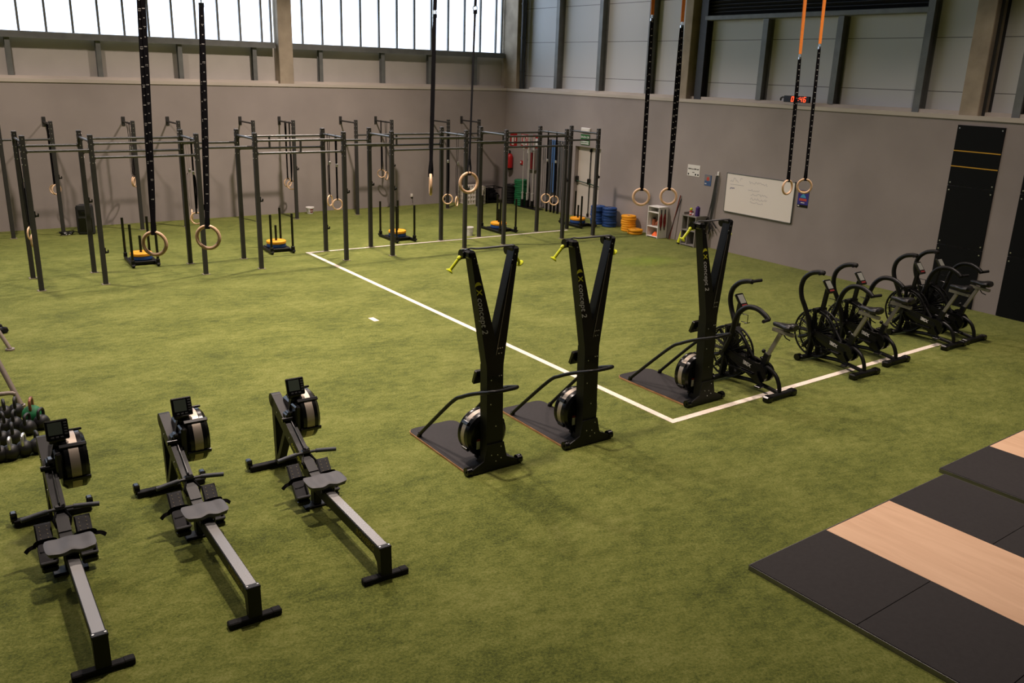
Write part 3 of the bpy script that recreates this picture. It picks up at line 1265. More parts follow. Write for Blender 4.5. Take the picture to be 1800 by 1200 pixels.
D = 2.385
G1 = 'small wooden rings hung from the pull-up rig'
for i, (f0, za, d0), (f1, zb_, d1), la, lb in (
        (0, (0.52, 0.87, 60), (0.24, 0.80, 65), 'left of two wooden rings behind the leftmost front rig upright', 'right of two wooden rings behind the leftmost front rig upright'),
        (2, (0.62, 0.98, 75), (0.33, 0.97, -20), 'left of two wooden rings behind the right big numbered strap', 'right of two wooden rings behind the right big numbered strap'),
        (4, (0.72, 1.09, 40), (0.36, 1.06, 0), 'left of two overlapping wooden rings left of fifth front upright', 'right of two overlapping wooden rings left of fifth front upright'),
        (6, (0.72, 0.97, -30), (0.34, 0.97, 45), 'wooden ring above left of the open white bucket, left of its pair', 'wooden ring above the open white bucket, right of its pair, turned edge-on'),
        (8, (0.68, 0.85, -30), (0.36, 0.84, -30), 'left of two wooden rings in front of the standing blue bands', 'right of two wooden rings in front of the standing blue bands')):
    small_ring((RX[i], YA + (YP - YA) * f0, D), za, d0, la, G1)
    small_ring((RX[i], YA + (YP - YA) * f1, D), zb_, d1, lb, G1)
G2 = 'small wooden rings hung from the wall arms'
for i, (f0, za, d0), (f1, zb_, d1), la, lb in (
        (1, (0.3, 0.95, 30), (0.55, 0.92, -30), 'front wooden ring on wall arm left of the black speaker', 'rear wooden ring on wall arm left of the black speaker'),
        (2, (0.30, 1.04, 50), (0.5, 1.03, 60), 'front wooden ring on wall arm above the leftmost sled', 'rear wooden ring on wall arm above the leftmost sled'),
        (5, (0.28, 0.81, -15), (0.56, 0.84, 15), 'lower wooden ring hanging left of the white bucket at back wall', 'higher wooden ring hanging left of the white bucket at back wall'),
        (7, (0.35, 0.93, 40), (0.66, 0.96, -30), 'right wooden ring on wall arm right of the white bucket', 'left wooden ring on wall arm right of the white bucket')):
    small_ring((XB[i], YB + (YW - YB) * f0, HB - 0.07), za, d0, la, G2)
    small_ring((XB[i], YB + (YW - YB) * f1, HB - 0.07), zb_, d1, lb, G2)


# ================================================================ ROWING MACHINES (local x = towards the flywheel)
def make_rower(lab):
    t = thing('rowing_machine', lab, 'rowing machine', (0, 0, 0), PI / 2, 'rowing machines in a row')
    # rail
    m = MB()
    m.box((0.72, 0, 0.205), (1.40, 0.078, 0.09), 0.004)
    m.box((0.72, 0, 0.252), (1.40, 0.088, 0.018), 0.003)
    m.box((0.72, 0, 0.163), (1.40, 0.075, 0.012), 0.002)
    rail = m.build('rail', MT['black'], t)
    m = MB()
    m.box((0.725, 0, 0.2635), (1.37, 0.074, 0.006))
    m.build('rail_track', MT['rail'], rail)
    m = MB()
    mm = basis((0.27, 0.0396, 0.207), (-1, 0, 0), (0, 0, 1), (0, 1, 0))
    m.text('ROWERG', 0.075, mm, shear=0.15, bold=0.001)
    m.build('lettering', mat('dull_gold_lettering', (120, 108, 30), 0.5), rail)
    # rear leg
    m = MB()
    m.beam((0.03, 0, 0.255), (0.0, 0, 0.04), 0.092, 0.09, (1, 0, 0), 0, 0.092, 0.05)
    m.box((0.01, 0, 0.262), (0.05, 0.1, 0.022), 0.004)
    m.beam((0.13, 0, 0.155), (0.02, 0, 0.075), 0.06, 0.02, (0, 0, 1))
    for s in (-1, 1):
        m.use(1).cyl((0.01, s * 0.036, 0.272), (0.01, s * 0.036, 0.276), 0.008, 8)
    leg = m.build('rear_leg', [MT['black'], MT['bolt']], t)
    m = MB()
    m.box((0, 0, 0.022), (0.062, 0.345, 0.044), 0.006)
    for s in (-1, 1):
        m.box((0, s * 0.15, 0.024), (0.066, 0.07, 0.047), 0.008)
    m.build('rear_foot', MT['rubber'], leg)
    # main frame rising to the flywheel
    m = MB()
    m.beam((1.28, 0, 0.225), (1.44, 0, 0.265), 0.085, 0.1)
    m.beam((1.42, 0, 0.255), (2.30, 0, 0.675), 0.088, 0.13)
    m.cyl((2.30, -0.044, 0.675), (2.30, 0.044, 0.675), 0.066, 18)
    m.box((1.36, 0, 0.12), (0.09, 0.07, 0.2), 0.01)
    m.box((1.36, 0, 0.012), (0.12, 0.24, 0.024), 0.008)
    for x in (1.55, 1.85, 2.15):
        z = 0.255 + (x - 1.42) * 0.4773
        m.use(1).cyl((x, 0.04, z), (x, 0.049, z), 0.008, 8)
    fr = m.build('main_frame', [MT['black'], MT['bolt']], t)
    m = MB()
    dx = V((0.902, 0, 0.431))
    m.text('concept 2', 0.075, basis((1.66, 0.0455, 0.37), -dx, V((-dx.z, 0, dx.x)), (0, 1, 0)), shear=0.2, bold=0.001)
    m.build('lettering', MT['limetext'], fr)
    # front legs and foot with wheels
    m = MB()
    m.beam((2.27, 0, 0.63), (2.28, 0, 0.04), 0.08, 0.07, (1, 0, 0), 0, 0.06, 0.06)
    m.beam((1.98, 0, 0.50), (2.25, 0, 0.05), 0.07, 0.05, (1, 0, 0))
    fl = m.build('front_leg', MT['black'], t)
    m = MB()
    m.box((2.28, 0, 0.035), (0.065, 0.58, 0.05), 0.006)
    m.build('front_foot', MT['rubber'], fl)
    for s in (-1, 1):
        m = MB()
        m.cyl((2.315, s * 0.265, 0.062), (2.315, s * 0.305, 0.062), 0.046, 18)
        m.box((2.315, s * 0.285, 0.075), (0.07, 0.05, 0.08), 0.01)
        m.build('transport_wheel', MT['gloss'], fl)
    # flywheel drum on the right-hand side
    cx, cz, r, y0, y1 = 2.10, 0.575, 0.232, -0.075, -0.275
    m = MB()
    m.lathe([(0.0, 0.0), (r - 0.03, 0.0), (r, 0.03), (r, 0.06), (r - 0.006, 0.062), (r - 0.006, 0.138), (r, 0.14), (r, 0.17), (r - 0.03, 0.2), (0.0, 0.2)], (cx, y0, cz), (0, -1, 0), 48)
    m.box((cx - 0.06, -0.06, cz + 0.05), (0.34, 0.05, 0.22), 0.02)
    for a in (20, 75, 130, 200, 310):
        c = math.radians(a)
        m.box((cx + (r + 0.004) * math.cos(c), (y0 + y1) / 2, cz + (r + 0.004) * math.sin(c)), (0.02, 0.2, 0.035), 0.006, Matrix.Rotation(-c, 3, 'Y'))
    fw = m.build('flywheel_housing', MT['gloss'], t)
    m = MB()
    m.lathe([(r - 0.002, -0.036), (r + 0.001, -0.036), (r + 0.001, 0.036), (r - 0.002, 0.036)], (cx, (y0 + y1) / 2, cz), (0, -1, 0), 48, closed=True)
    m.build('perforated_band', MT['perf'], fw)
    m = MB()
    m.lathe([(0.03, 0), (0.03, 0.006), (0.0, 0.006)], (cx, y1 - 0.001, cz), (0, -1, 0), 16)
    for k in range(10):
        a = 2 * PI * k / 10
        m.beam((cx + 0.04 * math.cos(a), y1 - 0.002, cz + 0.04 * math.sin(a)), (cx + 0.18 * math.cos(a), y1 - 0.002, cz + 0.18 * math.sin(a)), 0.01, 0.006, (0, 1, 0))
    m.build('vent_cover', MT['plastic'], fw)
    # monitor on its arm
    m = MB()
    m.beam((2.02, -0.02, 0.60), (2.03, -0.075, 0.80), 0.04, 0.05, (1, 0, 0))
    m.box((2.02, -0.08, 0.79), (0.05, 0.12, 0.04), 0.01)
    m.box((1.98, -0.03, 0.64), (0.08, 0.09, 0.06), 0.01)
    arm = m.build('monitor_arm', MT['gloss'], t)
    R = Matrix.Rotation(math.radians(18), 3, 'Y')
    m = MB()
    c = V((2.0, -0.085, 0.885))
    m.box(c, (0.035, 0.165, 0.16), 0.008, R)
    mon = m.build('monitor', MT['gloss'], arm)
    m = MB()
    m.box(c + R @ V((-0.0185, 0.015, 0.012)), (0.002, 0.1, 0.098), 0, R)
    for k in range(5):
        m.use(1).box(c + R @ V((-0.0185, -0.06, 0.05 - k * 0.022)), (0.004, 0.022, 0.012), 0.001, R)
    for k in range(3):
        m.use(1).box(c + R @ V((-0.0185, 0.04 - k * 0.034, -0.058)), (0.004, 0.022, 0.012), 0.001, R)
    m.use(2).box(c + R @ V((-0.0185, 0.03, 0.071)), (0.0015, 0.07, 0.006), 0, R)
    m.build('screen', [MT['lcd'], MT['plastic'], MT['footgrey']], arm)
    # chain and pulley
    m = MB()
    m.tube([(1.58, -0.005, 0.425), (2.0, -0.01, 0.615)], 0.006, 6)
    m.build('chain', MT['chrome'], t)
    m = MB()
    m.box((1.99, 0.0, 0.625), (0.1, 0.06, 0.05), 0.01)
    m.cyl((1.95, 0.07, 0.60), (1.95, -0.06, 0.60), 0.022, 12)
    m.build('chain_guide', MT['gloss'], t)
    # handle resting near the footrests
    hp = [(1.535, 0.265, 0.405), (1.55, 0.18, 0.412), (1.56, 0.07, 0.42), (1.56, -0.07, 0.42), (1.55, -0.18, 0.412), (1.535, -0.265, 0.405)]
    m = MB()
    m.tube(curve_pts(hp, 5), 0.013, 10)
    h = m.build('handle', MT['plastic'], t)
    for s in (-1, 1):
        m = MB()
        q = [(1.535, s * 0.268, 0.405), (1.542, s * 0.22, 0.409), (1.55, s * 0.18, 0.412), (1.558, s * 0.09, 0.42)]
        m.tube(curve_pts(q, 5), 0.0185, 12)
        m.build('grip', MT['grip'], h)
    m = MB()
    m.box((1.575, 0, 0.425), (0.05, 0.075, 0.03), 0.008)
    m.torus((1.6, 0, 0.43), 0.024, 0.006, (0, 1, 0), 16, 6)
    for s in (-1, 1):
        m.tube([(1.56, s * 0.03, 0.405), (1.50, s * 0.06, 0.36), (1.47, s * 0.045, 0.31)], 0.01, 8)
    m.build('handle_hook', MT['gloss'], t)
    # footrests
    for s in (-1, 1):
        R = Matrix.Rotation(math.radians(-48), 3, 'Y')
        c = V((1.44, s * 0.135, 0.215))
        m = MB()
        m.box(c, (0.33, 0.115, 0.016), 0.006, R)
        m.box(c + R @ V((0.09, 0, 0.012)), (0.13, 0.1, 0.012), 0.005, R)
        m.box(c + R @ V((-0.155, 0, 0.03)), (0.02, 0.12, 0.075), 0.006, R)
        for k in (-1, 1):
            m.box(c + R @ V((-0.09, k * 0.055, 0.022)), (0.13, 0.012, 0.045), 0.004, R)
        f = m.build('footrest', MT['footgrey'], t)
        m = MB()
        for i in range(4):
            for j in (-1, 1):
                p = c + R @ V((0.045 + i * 0.03, j * 0.025, 0.018))
                m.cyl(p, p + R @ V((0, 0, 0.002)), 0.005, 6)
        m.build('peg_hole', MT['plate'], f)
        m = MB()
        p = [c + R @ V((0.0, -0.07, 0.005)), c + R @ V((0.01, -0.05, 0.055)), c + R @ V((0.01, 0.05, 0.055)), c + R @ V((0.0, 0.07, 0.005))]
        m.ribbon(curve_pts(p, 5), 0.035, 0.004, R @ V((0, 0, 1)))
        m.ribbon(curve_pts([c + R @ V((0.0, s * 0.068, 0.01)), c + R @ V((-0.01, s * 0.11, 0.015)), c + R @ V((-0.03, s * 0.14, -0.005))], 4), 0.03, 0.004, R @ V((0, 0, 1)))
        m.build('foot_strap', MT['strap'], f)
        m = MB()
        m.box(V((1.33, s * 0.135, 0.085)), (0.1, 0.11, 0.05), 0.012)
        m.build('heel_cup', MT['gloss'], f)
    # seat on its carriage
    nx, ny = 14, 18
    m = MB()
    top, bot = [], []
    for i in range(nx + 1):
        for j in range(ny + 1):
            u, v = -1 + 2 * i / nx, -1 + 2 * j / ny
            # rounded plan outline, slight waist at the rear edge
            px_ = u * 0.118 * (1 - 0.10 * abs(v) ** 4) - 0.02 * (1 - v * v) * (1 if u < -0.4 else 0) * 0 
            py_2 = v * 0.168 * (1 - 0.10 * abs(u) ** 4)
            dish = 0.017 * (math.exp(-((abs(v) - 0.48) / 0.28) ** 2)) * (1 - u * u * 0.6)
            edge = 0.012 * max(abs(u), abs(v)) ** 6
            notch = 0.02 * math.exp(-(v / 0.22) ** 2) * max(0, -u - 0.45) / 0.55
            top.append((1.14 + px_ + notch, py_2, 0.352 - dish - edge))
            bot.append((1.14 + px_ * 0.9 + notch, py_2 * 0.92, 0.304))
    N = (ny + 1)
    fs = []
    off = len(top)
    for i in range(nx):
        for j in range(ny):
            a = i * N + j
            fs.append((a, a + 1, a + N + 1, a + N))
            fs.append((off + a, off + a + N, off + a + N + 1, off + a + 1))
    rim = [i for i in range(N)] + [i * N + ny for i in range(1, nx + 1)] + [nx * N + j for j in range(ny - 1, -1, -1)] + [i * N for i in range(nx - 1, 0, -1)]
    for k in range(len(rim)):
        a, b = rim[k], rim[(k + 1) % len(rim)]
        fs.append((a, b, off + b, off + a))
    m._add(top + bot, fs)
    st = m.build('seat', MT['seat'], t)
    m = MB()
    m.box((1.14, 0, 0.288), (0.16, 0.1, 0.032), 0.006)
    for sx in (-1, 1):
        for s in (-1, 1):
            m.cyl((1.14 + sx * 0.055, s * 0.032, 0.278), (1.14 + sx * 0.055, s * 0.05, 0.278), 0.013, 10)
            m.box((1.14 + sx * 0.055, s * 0.054, 0.26), (0.03, 0.008, 0.05), 0.002)
    m.build('seat_carriage', MT['gloss'], st)
    return t


r0 = make_rower('black rowing machine nearest the ski machines, third from the left')
r0.location = (2.585, 5.20, 0)
r0.rotation_euler = (0, 0, PI / 2 - 0.012)
dup(r0, (1.585, 5.205, 0), PI / 2 - 0.010, 'black rowing machine in the middle of the row of three')
dup(r0, (0.612, 5.19, 0), PI / 2 - 0.018, 'black rowing machine at the left beside the kettlebells')


# ================================================================ SKI MACHINES (local x = towards the user's platform)
def make_ski(lab):
    t = thing('ski_machine', lab, 'ski machine', (0, 0, 0), PI / 2, 'standing ski machines')
    # platform with rounded rear corners
    L, hw, rc = 1.22, 0.292, 0.09
    poly = [(0.03, -hw), (0.03, hw)]
    for k in range(7):
        a = PI / 2 - k * PI / 12
        poly.append((L - rc + rc * math.cos(a), hw - rc + rc * math.sin(a)))
    for k in range(7):
        a = -k * PI / 12
        poly.append((L - rc + rc * math.cos(a), -hw + rc + rc * math.sin(a)))
    m = MB()
    m.prism(poly, lambda a, b, q: (a, b, q), 0.002, 0.022)
    pf = m.build('platform', MT['plyedge'], t)
    m = MB()
    m.prism([(a, b * 0.985) if a < 0.1 else (a - 0.004, b * 0.985) for a, b in poly], lambda a, b, q: (a, b, q), 0.022, 0.026)
    m.build('rubber_top', MT['mat_black'], pf)

    LEAN = 0.035

    def X(z, x):
        return x + LEAN * z
    # column
    m = MB()
    m.beam((X(0.03, 0.03), 0, 0.03), (X(1.06, 0.03), 0, 1.06), 0.185, 0.115, (1, 0, 0))
    m.use(1)
    for y, z in ((0.045, 0.92), (-0.045, 0.95), (-0.07, 0.95), (0.05, 0.68), (-0.01, 0.45), (-0.06, 0.24), (-0.02, 0.16), (0.05, 0.17), (-0.06, 0.12), (0.0, 0.10)):
        xs = -0.047 if z < 0.3 else -0.028
        m.cyl((X(z, xs + 0.01), y, z), (X(z, xs - 0.004), y, z), 0.006, 8)
    col = m.build('column', [MT['black'], MT['bolt']], t)
    # flared foot plate with wheels
    m = MB()
    m.prism([(-0.275, 0.012), (0.275, 0.012), (0.265, 0.06), (0.13, 0.12), (0.095, 0.28), (-0.095, 0.28), (-0.13, 0.12), (-0.265, 0.06)], lambda a, b, q: (q + LEAN * b, a, b), -0.045, -0.03)
    m.box((0.02, 0, 0.036), (0.1, 0.54, 0.03), 0.004)
    for s in (-1, 1):
        m.prism([(-0.04, 0.05), (0.16, 0.05), (-0.04, 0.2)], lambda a, b, q: (a, q, b), s * 0.09, s * 0.102)
    ft = m.build('foot_plate', MT['black'], t)
    for s in (-1, 1):
        m = MB()
        m.cyl((-0.01, s * 0.265, 0.045), (-0.01, s * 0.318, 0.045), 0.043, 20)
        m.cyl((-0.01, s * 0.318, 0.045), (-0.01, s * 0.328, 0.045), 0.012, 8)
        m.build('transport_wheel', MT['gloss'], ft)
    # two splayed arms: broad tapering plates folded back along their inner edge
    for s in (-1, 1):
        m = MB()
        poly = [(0.0, 0.98), (s * 0.0925, 0.98), (s * 0.095, 1.06), (s * 0.262, 2.14), (s * 0.212, 2.14), (0.0, 1.33)]
        m.prism(poly, lambda a, b, q: (X(b, q + 0.012 * (b - 1)), a, b), -0.028, 0.075)
        m.use(1)
        for q in ((0.192, 2.04), (0.222, 2.09)) + (((-0.03, 1.22), (-0.055, 1.22), (-0.08, 1.22), (-0.04, 1.17), (-0.07, 1.17)) if s < 0 else ()):
            y = q[0] * s if s > 0 or q[0] > 0 else q[0]
            m.cyl((X(q[1], -0.02 + 0.012 * (q[1] - 1)), y, q[1]), (X(q[1], -0.032 + 0.012 * (q[1] - 1)), y, q[1]), 0.006, 8)
        a = m.build('arm', [MT['black'], MT['bolt']], t)
        m = MB()
        m.box((X(2.12, 0.05), s * 0.24, 2.12), (0.13, 0.07, 0.075), 0.02)
        m.cyl((X(2.12, 0.11), s * 0.205, 2.11), (X(2.12, 0.11), s * 0.29, 2.11), 0.045, 18)
        m.build('pulley_head', MT['gloss'], a)
        m = MB()
        hx, hy = X(2.08, 0.12), s * 0.285
        h0, h1 = V((hx, hy, 2.09)), V((hx + 0.02, s * 0.385, 1.965))
        m.tube([h0, h0.lerp(h1, 0.5), h1], 0.015, 12)
        dd = (h1 - h0).normalized()
        m.lathe([(0.0, -0.012), (0.015, -0.012), (0.036, 0.004), (0.036, 0.012), (0.0, 0.014)], h1, dd, 16)
        m.lathe([(0.015, 0), (0.02, 0.008), (0.02, 0.03), (0.015, 0.036)], h0, dd, 12)
        m.build('handle', MT['lime'], t)
    # silver edge and logo on the arms (seen from behind the machine)
    m = MB()
    e0, e1 = V((X(1.16, -0.029), -0.008, 1.16)), V((X(2.0, -0.018), -0.184, 2.0))
    m.beam(e0, e1, 0.008, 0.006, (1, 0, 0))
    m.build('edge_trim', MT['rail'], t)
    p0, p1 = V((X(1.06, -0.027), 0.062, 1.06)), V((X(2.14, -0.015), 0.237, 2.14))
    dn = (p0 - p1).normalized()                      # reading direction: down the arm
    nrm = V((-1, 0, LEAN)).normalized()
    upv = nrm.cross(dn).normalized()
    c = p1.lerp(p0, 0.50) + nrm * 0.0025
    m = MB()
    m.text('concept 2', 0.088, basis(c + dn * 0.045, dn, upv, nrm), shear=0.3, bold=0.0005)
    m.build('lettering', MT['greytext'], t)
    m = MB()
    q = c - dn * 0.235
    cres = []
    for k in range(13):
        a = math.radians(90 + 180 * k / 12)
        cres.append((0.04 * math.cos(a), 0.034 * math.sin(a)))
    for k in range(13):
        a = math.radians(270 - 180 * k / 12)
        cres.append((0.012 * math.cos(a) * 1.0 + 0.004, 0.034 * math.sin(a)))
    m.prism(cres, lambda a, b, w: q + dn * a + upv * b + nrm * w, 0.0, 0.001)
    m.text('X', 0.075, basis(q + dn * 0.052, dn, upv, nrm), shear=0.25, bold=0.002)
    m.build('logo', MT['limetext'], t)
    # strap bar between the heads
    m = MB()
    m.ribbon(curve_pts([(X(2.14, 0.09), 0.262, 2.14), (X(2.14, 0.05), 0.225, 2.17), (X(2.14, 0.02), 0.16, 2.168), (X(2.14, 0.01), -0.16, 2.168), (X(2.14, 0.03), -0.235, 2.160)], 5), 0.03, 0.012, (0, 0, 1))
    m.build('cross_bar', MT['seat'], t)
    # flywheel
    cz, r, xa = 0.315, 0.23, 0.105
    m = MB()
    m.lathe([(0.0, 0.0), (r - 0.035, 0.0), (r - 0.004, 0.022), (r, 0.05), (r, 0.07), (r - 0.008, 0.072), (r - 0.008, 0.138), (r, 0.15), (r, 0.185), (r - 0.03, 0.205), (0.0, 0.205)], (xa, 0, cz), (1, 0, 0), 48)
    for a in (35, 100, 158, 215, 325):
        q = math.radians(a)
        m.box((xa + 0.1, (r + 0.002) * math.cos(q), cz + (r + 0.002) * math.sin(q)), (0.1, 0.03, 0.04), 0.006, Matrix.Rotation(q, 3, 'X'))
    fw = m.build('flywheel_housing', MT['gloss'], t)
    m = MB()
    m.lathe([(r - 0.004, 0.076), (r - 0.001, 0.076), (r - 0.001, 0.134), (r - 0.004, 0.134)], (xa, 0, cz), (1, 0, 0), 48, closed=True)
    m.build('perforated_band', MT['perf'], fw)
    m = MB()
    m.box((xa - 0.002, 0.11, 0.235), (0.004, 0.036, 0.085))
    m.use(1).box((xa - 0.0025, 0.11, 0.285), (0.004, 0.036, 0.02))
    m.build('sticker', [MT['white'], MT['darkred']], fw)
    m = MB()
    m.box((0.12, 0.0, 0.06), (0.18, 0.12, 0.08), 0.01)
    m.box((0.16, 0.09, 0.13), (0.04, 0.03, 0.1), 0.006)
    m.build('base_block', MT['gloss'], t)
    # monitor on the user's side
    m = MB()
    m.box((X(0.9, 0.12), 0.03, 0.89), (0.12, 0.07, 0.05), 0.01)
    m.box((X(0.9, 0.175), 0.03, 0.90), (0.045, 0.16, 0.15), 0.008, Matrix.Rotation(-0.35, 3, 'Y'))
    m.build('monitor', MT['gloss'], t)
    # U-shaped brace
    half = [(0.99, 0.262, 0.045), (0.93, 0.258, 0.11), (0.42, 0.225, 0.595), (0.25, 0.207, 0.705), (0.08, 0.187, 0.785), (-0.10, 0.16, 0.85), (-0.16, 0.14, 0.872), (-0.185, 0.09, 0.878)]
    pts = half + [(-0.188, 0.0, 0.879)] + [(x, -y, z) for x, y, z in half[::-1]]
    m = MB()
    m.tube(curve_pts(pts, 5), 0.019, 12)
    for s in (-1, 1):
        m.beam((0.05, s * 0.183, 0.798), (0.05, s * 0.08, 0.798), 0.03, 0.02)
    br = m.build('brace', MT['black'], t)
    for s in (-1, 1):
        m = MB()
        m.cyl((1.0, s * 0.263, 0.024), (0.985, s * 0.262, 0.06), 0.026, 14)
        m.build('rubber_foot', MT['gloss'], br)
    return t


k0 = make_ski('black standing ski machine nearest the rowing machines, leftmost')
k0.location = (4.335, 6.36, 0)
dup(k0, (5.515, 6.36, 0), PI / 2 - 0.005, 'black standing ski machine between the other two on the turf')
dup(k0, (7.49, 6.57, 0), PI / 2 + 0.02, 'black standing ski machine next to the first air bike')


# ================================================================ AIR BIKES (local x = towards the fan)
def make_bike(lab, swing):
    t = thing('air_bike', lab, 'exercise bike', (0, 0, 0), PI / 2, 'black fan exercise bikes')
    hub = V((0.82, 0, 0.385))
    R = 0.325
    # floor bars
    m = MB()
    m.box((0, 0, 0.045), (0.075, 0.46, 0.06), 0.012)
    rb = m.build('rear_stabiliser', MT['black'], t)
    for s in (-1, 1):
        m = MB()
        m.box((0, s * 0.235, 0.04), (0.1, 0.10, 0.078), 0.016)
        m.build('end_cap', MT['gloss'], rb)
    m = MB()
    m.box((0.86, 0, 0.05), (0.07, 0.46, 0.055), 0.012)
    fb = m.build('front_stabiliser', MT['black'], t)
    for s in (-1, 1):
        m = MB()
        m.cyl((0.90, s * 0.19, 0.048), (0.90, s * 0.26, 0.048), 0.046, 18)
        m.build('transport_wheel', MT['gloss'], fb)
    # frame tubes
    m = MB()
    m.tube(curve_pts([(0.86, 0, 0.06), (0.6, 0, 0.085), (0.42, 0, 0.10), (0.22, 0, 0.085), (0.02, 0, 0.06)], 4), 0.026, 10)
    m.tube(curve_pts([(0.34, 0, 0.34), (0.22, 0, 0.33), (0.10, 0, 0.27), (0.035, 0, 0.17), (0.01, 0, 0.06)], 6), 0.026, 10)
    m.tube([(0.42, 0, 0.10), (0.30, 0, 0.36)], 0.026, 10)
    for s in (-1, 1):
        m.beam((0.82, s * 0.095, 0.72), (0.82, s * 0.095, 0.38), 0.05, 0.03, (1, 0, 0))
        m.beam((0.82, s * 0.095, 0.40), (0.85, s * 0.095, 0.06), 0.05, 0.03, (1, 0, 0))
        m.beam((0.81, s * 0.098, 0.405), (0.30, s * 0.075, 0.285), 0.022, 0.062, (0, 0, 1))
    m.beam((0.30, 0, 0.30), (0.245, 0, 0.50), 0.06, 0.07, (1, 0, 0))
    m.beam((0.82, -0.11, 0.715), (0.82, 0.11, 0.715), 0.07, 0.05, (0, 0, 1))
    m.beam((0.78, 0, 0.70), (0.74, 0, 1.02), 0.05, 0.045, (1, 0, 0))
    m.beam((0.82, 0, 0.73), (0.70, 0, 0.66), 0.08, 0.06, (0, 0, 1))
    m.tube([(0.70, 0, 0.68), (0.42, 0, 0.36)], 0.024, 10)
    m.build('frame', MT['black'], t)
    # fan: blades inside a wire cage
    m = MB()
    for k in range(14):
        a = 2 * PI * k / 14
        c = hub + V((math.cos(a), 0, math.sin(a))) * R * 0.55
        Rm = Matrix.Rotation(-a, 3, 'Y')
        m.box(c, (R * 0.80, 0.05, 0.030), 0.0, Rm @ Matrix.Rotation(0.5, 3, 'X'))
    m.cyl(hub + V((0, -0.05, 0)), hub + V((0, 0.05, 0)), 0.06, 18)
    m.build('fan_wheel', MT['mesh'], t)
    m = MB()
    for s in (-1, 1):
        m.torus(hub + V((0, s * 0.05, 0)), R, 0.013, (0, 1, 0), 48, 8)
        m.torus(hub + V((0, s * 0.068, 0)), R * 0.70, 0.004, (0, 1, 0), 36, 6)
        m.torus(hub + V((0, s * 0.068, 0)), R * 0.93, 0.004, (0, 1, 0), 40, 6)
        for k in range(40):
            a = 2 * PI * k / 40
            d = V((math.cos(a), 0, math.sin(a)))
            m.tube([hub + d * 0.06 + V((0, s * 0.07, 0)), hub + d * R * 0.85 + V((0, s * 0.07, 0)), hub + d * R + V((0, s * 0.05, 0))], 0.003, 5)
    for k in range(24):
        a = 2 * PI * (k + .5) / 24
        d = V((math.cos(a), 0, math.sin(a)))
        m.beam(hub + d * R + V((0, -0.05, 0)), hub + d * R + V((0, 0.05, 0)), 0.008, 0.012, d)
    cg = m.build('fan_cage', MT['black'], t)
    for s in (-1, 1):
        m = MB()
        m.lathe([(0.0, 0.03), (0.045, 0.026), (0.07, 0.01), (0.072, 0.0)], hub + V((0, s * 0.072, 0)), (0, s, 0), 20)
        m.build('hub_cap', MT['gloss'], cg)
    # crank, chain cover, pedals
    ck_ = V((0.30, 0, 0.25))
    m = MB()
    for s, w in ((1, 0.05), (-1, 0.05)):
        poly = []
        for k in range(13):
            a = math.radians(70 + 200 * k / 12)
            poly.append((ck_.x + 0.125 * math.cos(a), ck_.z + 0.125 * math.sin(a)))
        poly += [(0.80, 0.345), (0.83, 0.385), (0.80, 0.445)]
        m.prism(poly, lambda a, b, q: (a, q, b), s * 0.045, s * 0.085)
    m.build('chain_cover', MT['gloss'], t)
    sl_ = V((0.51, 0, 0.12)).normalized()
    for s in (-1, 1):
        ex = V((-sl_.x, 0, -sl_.z)) if s > 0 else sl_
        ey = V((0, s, 0)).cross(ex)
        m = MB()
        m.text('KEBEX', 0.060, basis((0.49, s * 0.0955, 0.3305), ex, ey, (0, s, 0)), bold=0.0015)
        m.build('lettering', MT['white'], t)
    pa = math.radians(50)
    for s, a in ((1, pa + PI), (-1, pa)):
        d = V((math.cos(a + PI / 2 * 0), 0, math.sin(a)))
        m = MB()
        m.beam(ck_ + V((0, s * 0.10, 0)), ck_ + d * 0.165 + V((0, s * 0.11, 0)), 0.018, 0.03, (0, 1, 0))
        m.cyl(ck_ + V((0, s * 0.07, 0)), ck_ + V((0, s * 0.115, 0)), 0.022, 12)
        cr = m.build('crank', MT['gloss'], t)
        m = MB()
        pc = ck_ + d * 0.165 + V((0, s * 0.165, 0))
        m.box(pc, (0.085, 0.09, 0.022), 0.005)
        m.use(1).box(pc + V((0.044, 0, 0)), (0.004, 0.05, 0.012))
        m.use(1).box(pc - V((0.044, 0, 0)), (0.004, 0.05, 0.012))
        m.build('pedal', [MT['gloss'], MT['bolt']], cr)
    # moving arms, each turned about the hub
    for s, sw in ((1, swing[0]), (-1, swing[1])):
        y = s * 0.135
        sh = [(0.0, 0.0), (0.0, 0.20), (0.025, 0.37), (0.06, 0.51), (0.06, 0.65), (0.0, 0.77), (-0.12, 0.84), (-0.25, 0.85), (-0.32, 0.835)]
        c_, s_ = math.cos(sw), math.sin(sw)
        pts = [(hub.x + a * c_ + b * s_, y + s * 0.06 * min(1, b / 0.5), hub.z - a * s_ + b * c_) for a, b in sh]
        m = MB()
        m.tube(curve_pts(pts, 5), 0.032, 12)
        m.cyl(hub + V((0, s * 0.1, 0)), hub + V((0, s * 0.165, 0)), 0.04, 16)
        ar = m.build('swing_arm', MT['black'], t)
        e = V(pts[-1])
        m = MB()
        m.tube([e + V((0.012, -s * 0.02, 0)), e + V((0.0, s * 0.05, 0.005)), e + V((-0.03, s * 0.14, 0.012))], 0.021, 12)
        m.build('grip', MT['rubber'], ar)
        m = MB()
        m.tube([hub + V((0, s * 0.11, -0.02)), hub + V((-0.08, s * 0.115, -0.14)), ck_ + V((0.06, s * 0.105, -0.03))], 0.012, 8)
        m.build('push_rod', MT['gloss'], ar)
    # console
    Rc = Matrix.Rotation(math.radians(-52), 3, 'Y')
    m = MB()
    cc = V((0.725, 0, 1.06))
    m.box(cc, (0.20, 0.14, 0.03), 0.008, Rc)
    cs = m.build('console', MT['gloss'], t)
    m = MB()
